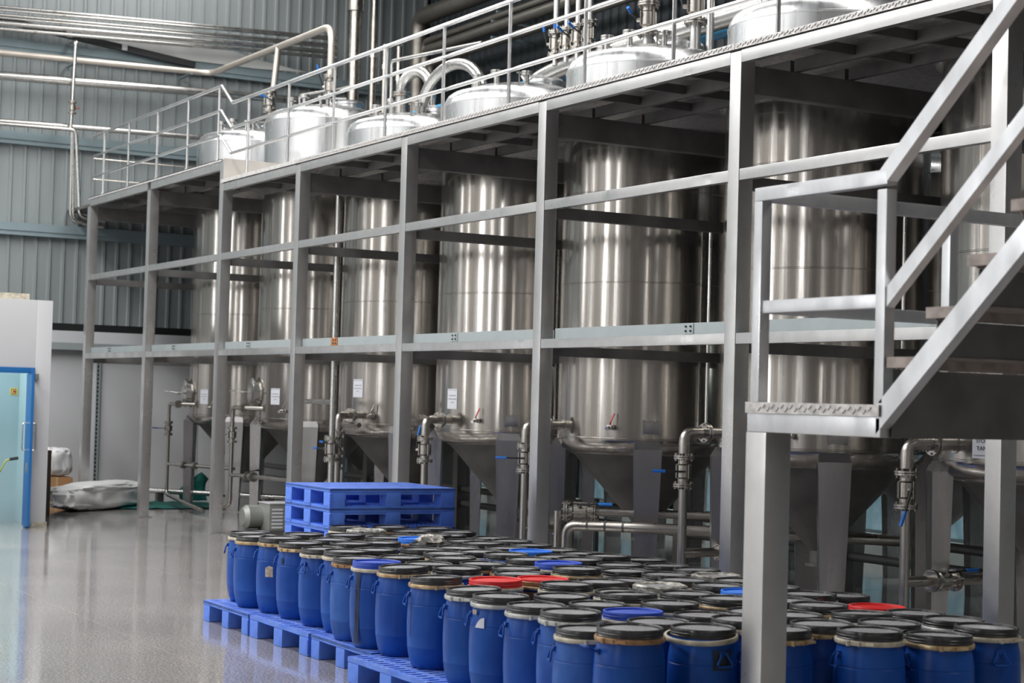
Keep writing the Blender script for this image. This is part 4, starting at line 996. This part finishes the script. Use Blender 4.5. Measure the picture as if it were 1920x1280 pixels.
for ri, row in enumerate(rows):
    for ci, (nm, x, y, zl) in enumerate(row):
        lid, lab = SP.get(nm, ('k', None))
        if lab is None:
            lab = 'black-lidded blue drum, %s from the far end, %s' % (ORD(ci + 1), WHERE[ri])
        t = thing('drum', lab, 'drum', (x, y, HP), 'blue drums with lids on the pallets', world=False)
        s = (zl - HP) / .612
        t.scale = (1, 1, s)
        rz = rg.uniform(0, 2 * PI); t.rotation_euler = (0, 0, rz)
        put('body', DM['b'][1 if nm in ('16', '15', '11', '7') or rg.random() < .15 else 0], t)
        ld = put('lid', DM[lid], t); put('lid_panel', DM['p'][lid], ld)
        tl = rg.uniform(0, .012); ta = rg.uniform(0, 6.28)
        if nm in ('9', '20', 'D15', 'E8', '10', '12'): tl = .035
        if nm == 'D15': ta = -rz - 1.6
        ld.rotation_euler = (tl * math.cos(ta), tl * math.sin(ta), 0); ld.location.z = .0
        ld.location = Vector((0, 0, .59)) - (ld.rotation_euler.to_matrix() @ Vector((0, 0, .59)))
        c = CL.get(nm, rg.choice((0, 0, 3, 3, 0, 2, 1)))
        if c is not None:
            cl = put('clamp_ring', DM['c'][c], t)
            if nm == '18':
                cl.scale = (1.06, 1.06, 1); cl.rotation_euler = (.06, .05, -rz); cl.location.z = .012
            if nm in FACE or ri < 3:
                put('latch', DM['l'][c], cl, rz=rg.uniform(-.7, .7) + CAMA - rz)
        k = FACE.get(nm, 0)
        if k:
            hs = {1: (CAMA - 1.45,), 2: (CAMA - 1.3, CAMA + 1.84), 3: (CAMA + .5,), 4: (CAMA - .8, CAMA + .15), 5: (CAMA - .8,), 6: (CAMA - 1.2,)}[k]
            for q, a in enumerate(hs):
                put('handle', DM['ho'] if (k == 6 or (k == 4 and q == 0)) else DM['h'], t, rz=a - rz)
        R0 = .191
        def patch(name, a, z, hw, hh, m, pts=None):
            """thin curved patch stuck to the drum wall"""
            b = B(); n = 4
            V = [[b.bm.verts.new(((R0 + .0015) * math.cos(a - rz + (q / n - .5) * 2 * hw / R0), (R0 + .0015) * math.sin(a - rz + (q / n - .5) * 2 * hw / R0), zz * 1.0)) for q in range(n + 1)] for zz in (z - hh, z + hh)]
            if pts:
                for q in range(n + 1): V[1][q].co.z = z - hh + 2 * hh * pts[q]; 
            for q in range(n): b.bm.faces.new((V[0][q], V[0][q + 1], V[1][q + 1], V[1][q]))
            return b.build(name, m, t)
        if nm == '3': patch('paper_sticker', CAMA - .33, .345, .035, .045, STICK, (.8, .9, 1, .95, .9))
        if nm == '13': patch('paper_sticker', CAMA - .72, .455, .036, .032, PAPER, (.1, .5, .8, .95, 1)); patch('paper_sticker', CAMA - .98, .515, .02, .014, STICK)
        if nm == '4': patch('smudge', CAMA - .75, .47, .012, .028, GRIME, (.8, 1, .7, 1, .8))
        if nm == '8blue':
            for a, hw in ((-.80, .005), (-.72, .004), (-.64, .007)): patch('drip', CAMA + a, .29, hw, .25, GRIME)
        if nm == '18': patch('dark_patch', CAMA + .5, .46, .06, .055, GRIME, (1, .9, 1, .9, 1))
        if nm == '10': patch('drip', CAMA - 1.0, .36, .003, .14, GRIME)
        if nm in ('B10knot',):
            b = B(); rr = random.Random(5)
            b.lathe([(0, .60), (.09, .602), (.12, .625), (.09, .66), (.05, .675), (0, .68)], 14, (.02, .0, 0))
            for v in b.bm.verts: v.co += Vector((rr.uniform(-.02, .02), rr.uniform(-.02, .02), rr.uniform(-.012, .018)))
            b.build('film_knot', FILM, t, 20)
        if nm in ('A13plastic', 'D8plastic', 'D12'):
            b = B(); rr = random.Random(ci)
            b.lathe([(.194, .53), (.1935, .56), (.184, .575), (.183, .606), (.17, .616), (.15, .608), (.14, .594)], 30, cap0=False, cap1=False)
            for v in b.bm.verts: v.co += Vector((rr.uniform(-.002, .004), rr.uniform(-.002, .004), rr.uniform(-.004, .004)))
            b.build('film_wrap', FILM, t, 20)
        if nm == 'C18red':
            B().lathe([(.1905, .20), (.1945, .22), (.1955, .31), (.1935, .42), (.189, .47), (.1805, .515), (.177, .53)], 36, cap0=False, cap1=False).build('tape_wrap', TAPE, t)
            B().lathe([(.1785, .567), (.1815, .570), (.1815, .594), (.1785, .597)], 36, cap0=False, cap1=False).build('tape_wrap', TAPE, t)
        if nm == 'B17tape':
            b = B(); rr = random.Random(8)
            b.lathe([(.18, .50), (.190, .51), (.193, .53), (.192, .55), (.186, .566), (.180, .568)], 40, cap0=False, cap1=False)
            for v in b.bm.verts: v.co += Vector((rr.uniform(-.004, .004), rr.uniform(-.004, .004), rr.uniform(-.004, .004)))
            b.build('tape_wrap', BTAPE, t, 15)
        if nm == '15':
            B().tube([(.188 * math.cos(CAMA - .55 - rz), .188 * math.sin(CAMA - .55 - rz), .44), (.215 * math.cos(CAMA + .1 - rz), .215 * math.sin(CAMA + .1 - rz), .475)], .007, 8).build('bar', BLACKP, t)

# ------------------------------------------------------------------ things on the floor at the far left
def lump(name, cx, cy, z0, sx, sy, sz, m, parent, seed, amp=.10, ang=0.0, seg=(72, 36), flat=.5):
    rr = random.Random(seed); b = B()
    bmesh.ops.create_uvsphere(b.bm, u_segments=seg[0], v_segments=seg[1], radius=1)
    from mathutils import noise
    for v in b.bm.verts:
        c = v.co.copy(); n = noise.noise(c * 1.8 + Vector((seed, 0, 0))) * amp * 2 - abs(noise.noise(c * 3.3 + Vector((0, seed, 0)))) * amp * 1.6 + abs(noise.noise(c * 7.5 + Vector((0, 0, seed)))) * amp * .7
        c *= 1 + n
        # boxier cross-section, flattened on the floor
        c = Vector((math.copysign(abs(c.x) ** .7, c.x), math.copysign(abs(c.y) ** .7, c.y), math.copysign(abs(c.z) ** flat, c.z)))
        x, y = c.x * sx, c.y * sy
        z = (c.z + 1) / 2 * sz
        v.co = Vector((cx + x * math.cos(ang) - y * math.sin(ang), cy + x * math.sin(ang) + y * math.cos(ang), max(z0, z0 + z)))
    return b.build(name, m, parent, 50)
t = thing('tarp_bundle', 'long crumpled white tarp bundle lying on the floor by the far wall', 'bundle', (-29.0, 8.9, 0))
lump('tarp', -29.0, 8.85, 0, 1.42, .42, .44, TARP, t, 3, .13, math.radians(134))
t = thing('sack', 'small crumpled white sack left of the tarp bundle', 'sack', (-28.5, 7.6, 0))
lump('sack', -29.6, 8.0, 0, .20, .20, .40, TARP, t, 9, .14)
t = thing('plastic_bag', 'big translucent white bag sitting on a cardboard box by the wall', 'bag', (-31.2, 8.75, .45))
lump('bag', -31.2, 8.72, .42, .26, .27, .52, TARP, t, 14, .12)
t = thing('cardboard_box', 'brown cardboard box under the translucent bag', 'box', (-31.2, 8.7, 0))
B().box(-31.42, -30.98, 8.42, 8.98, 0, .415, .004).build('box', CARD, t, 0); B().box(-31.42, -30.975, 8.68, 8.72, .05, .418).build('tape', mat('box_tape', (.5, .36, .2), .4), t, 0)
t = thing('roll', 'grey rolled sheet lying behind the tarp bundle', 'roll', (-31.0, 9.3, 0))
b = B().cyl((-30.75, 8.95, .16), (-31.1, 9.5, .16), .16, 20).build('roll', mat('roll_grey', (.16, .16, .15), .7), t)
B().cyl((-30.735, 8.93, .16), (-30.74, 8.935, .16), .05, 12).build('core', BLACKP, b)
t = thing('stick', 'dark upright wooden stick leaning at the corner of the white room', 'stick', (-27.3, 7.6, 0))
B().box(-27.33, -27.27, 7.50, 7.56, 0, 1.02).build('stick', WOODD, t, 0)
t = thing('blue_scrap', 'crumpled dark blue plastic scrap behind the tarp bundle', 'scrap', (-31.2, 10.0, 0))
lump('scrap', -31.2, 9.92, 0, .14, .16, .30, mat('scrap_blue', (.01, .03, .25), .5), t, 6, .2)
t = thing('green_net', 'dark green net spread on the floor under the tarp bundle', 'net', (-29.5, 10, 0))
b = B(); n = 16
from mathutils import noise as NZ
V = [[b.bm.verts.new((-28.6 - 1.6 * j / 6 + 2.0 * 0 , 9.1 + 2.0 * i / n, .015 + .05 * abs(NZ.noise(Vector((i * .5, j * .9, 1)))))) for j in range(7)] for i in range(n + 1)]
for i in range(n):
    for j in range(6): b.bm.faces.new((V[i][j], V[i + 1][j], V[i + 1][j + 1], V[i][j + 1]))
b.build('net', NET, t, 60)
b = B(); V = [[b.bm.verts.new((-30.3 + .05 * math.sin(j * 2.1 + i), 10.75 + .5 * j / 6 - .25 * (i / 5) + .28 * (i / 5) ** 2, .03 + .52 * (i / 5) * (1 - .5 * abs(j - 4) / 4))) for j in range(7)] for i in range(6)]
for i in range(5):
    for j in range(6): b.bm.faces.new((V[i][j], V[i + 1][j], V[i + 1][j + 1], V[i][j + 1]))
b.build('raised_fold', NET, t, 60)
t = thing('floor_pipe', 'pale low pipe lying on blocks near the green net', 'pipe', (-29.5, 10.6, 0))
B().cyl((-30.9, 9.9, .21), (-28.0, 12.2, .20), .05, 12).build('pipe', PIPE2, t)
for q in (.2, .8):
    p = Vector((-30.9, 9.9, .21)).lerp(Vector((-28.0, 12.2, .20)), q); B().box(p.x - .06, p.x + .06, p.y - .06, p.y + .06, 0, .16).build('block', DARKST, t, 0)
# pump beside the pallet stack
t = thing('pump', 'grey electric pump with pale cover plate beside the pallet stack', 'pump', (-23.5, 9.75, 0))
px_, py_ = -23.55, 9.62
B().box(px_ - .02, px_ + .40, py_ - .10, py_ + .30, .06, .44, .02).build('housing', PUMP, t)
B().box(px_ - .03, px_ + .41, py_ - .105, py_ + .305, .44, .455, .004).build('cover_plate', WHITE, t)
B().tube([(px_ + .02, py_ - .08, .24), (px_ + .02, py_ - .30, .24), (px_ + .02, py_ - .36, .24)], [.17, .17, .12], 24).build('motor', PUMP, t)
b = B()
for k in range(6): b.box(px_ + .40, px_ + .408, py_ - .06, py_ + .10, .10 + .05 * k, .125 + .05 * k)
b.build('vent_slats', PAPER, t, 0)
B().box(px_ - .04, px_ + .42, py_ - .32, py_ + .32, 0, .06).build('base', DARKST, t, 0)
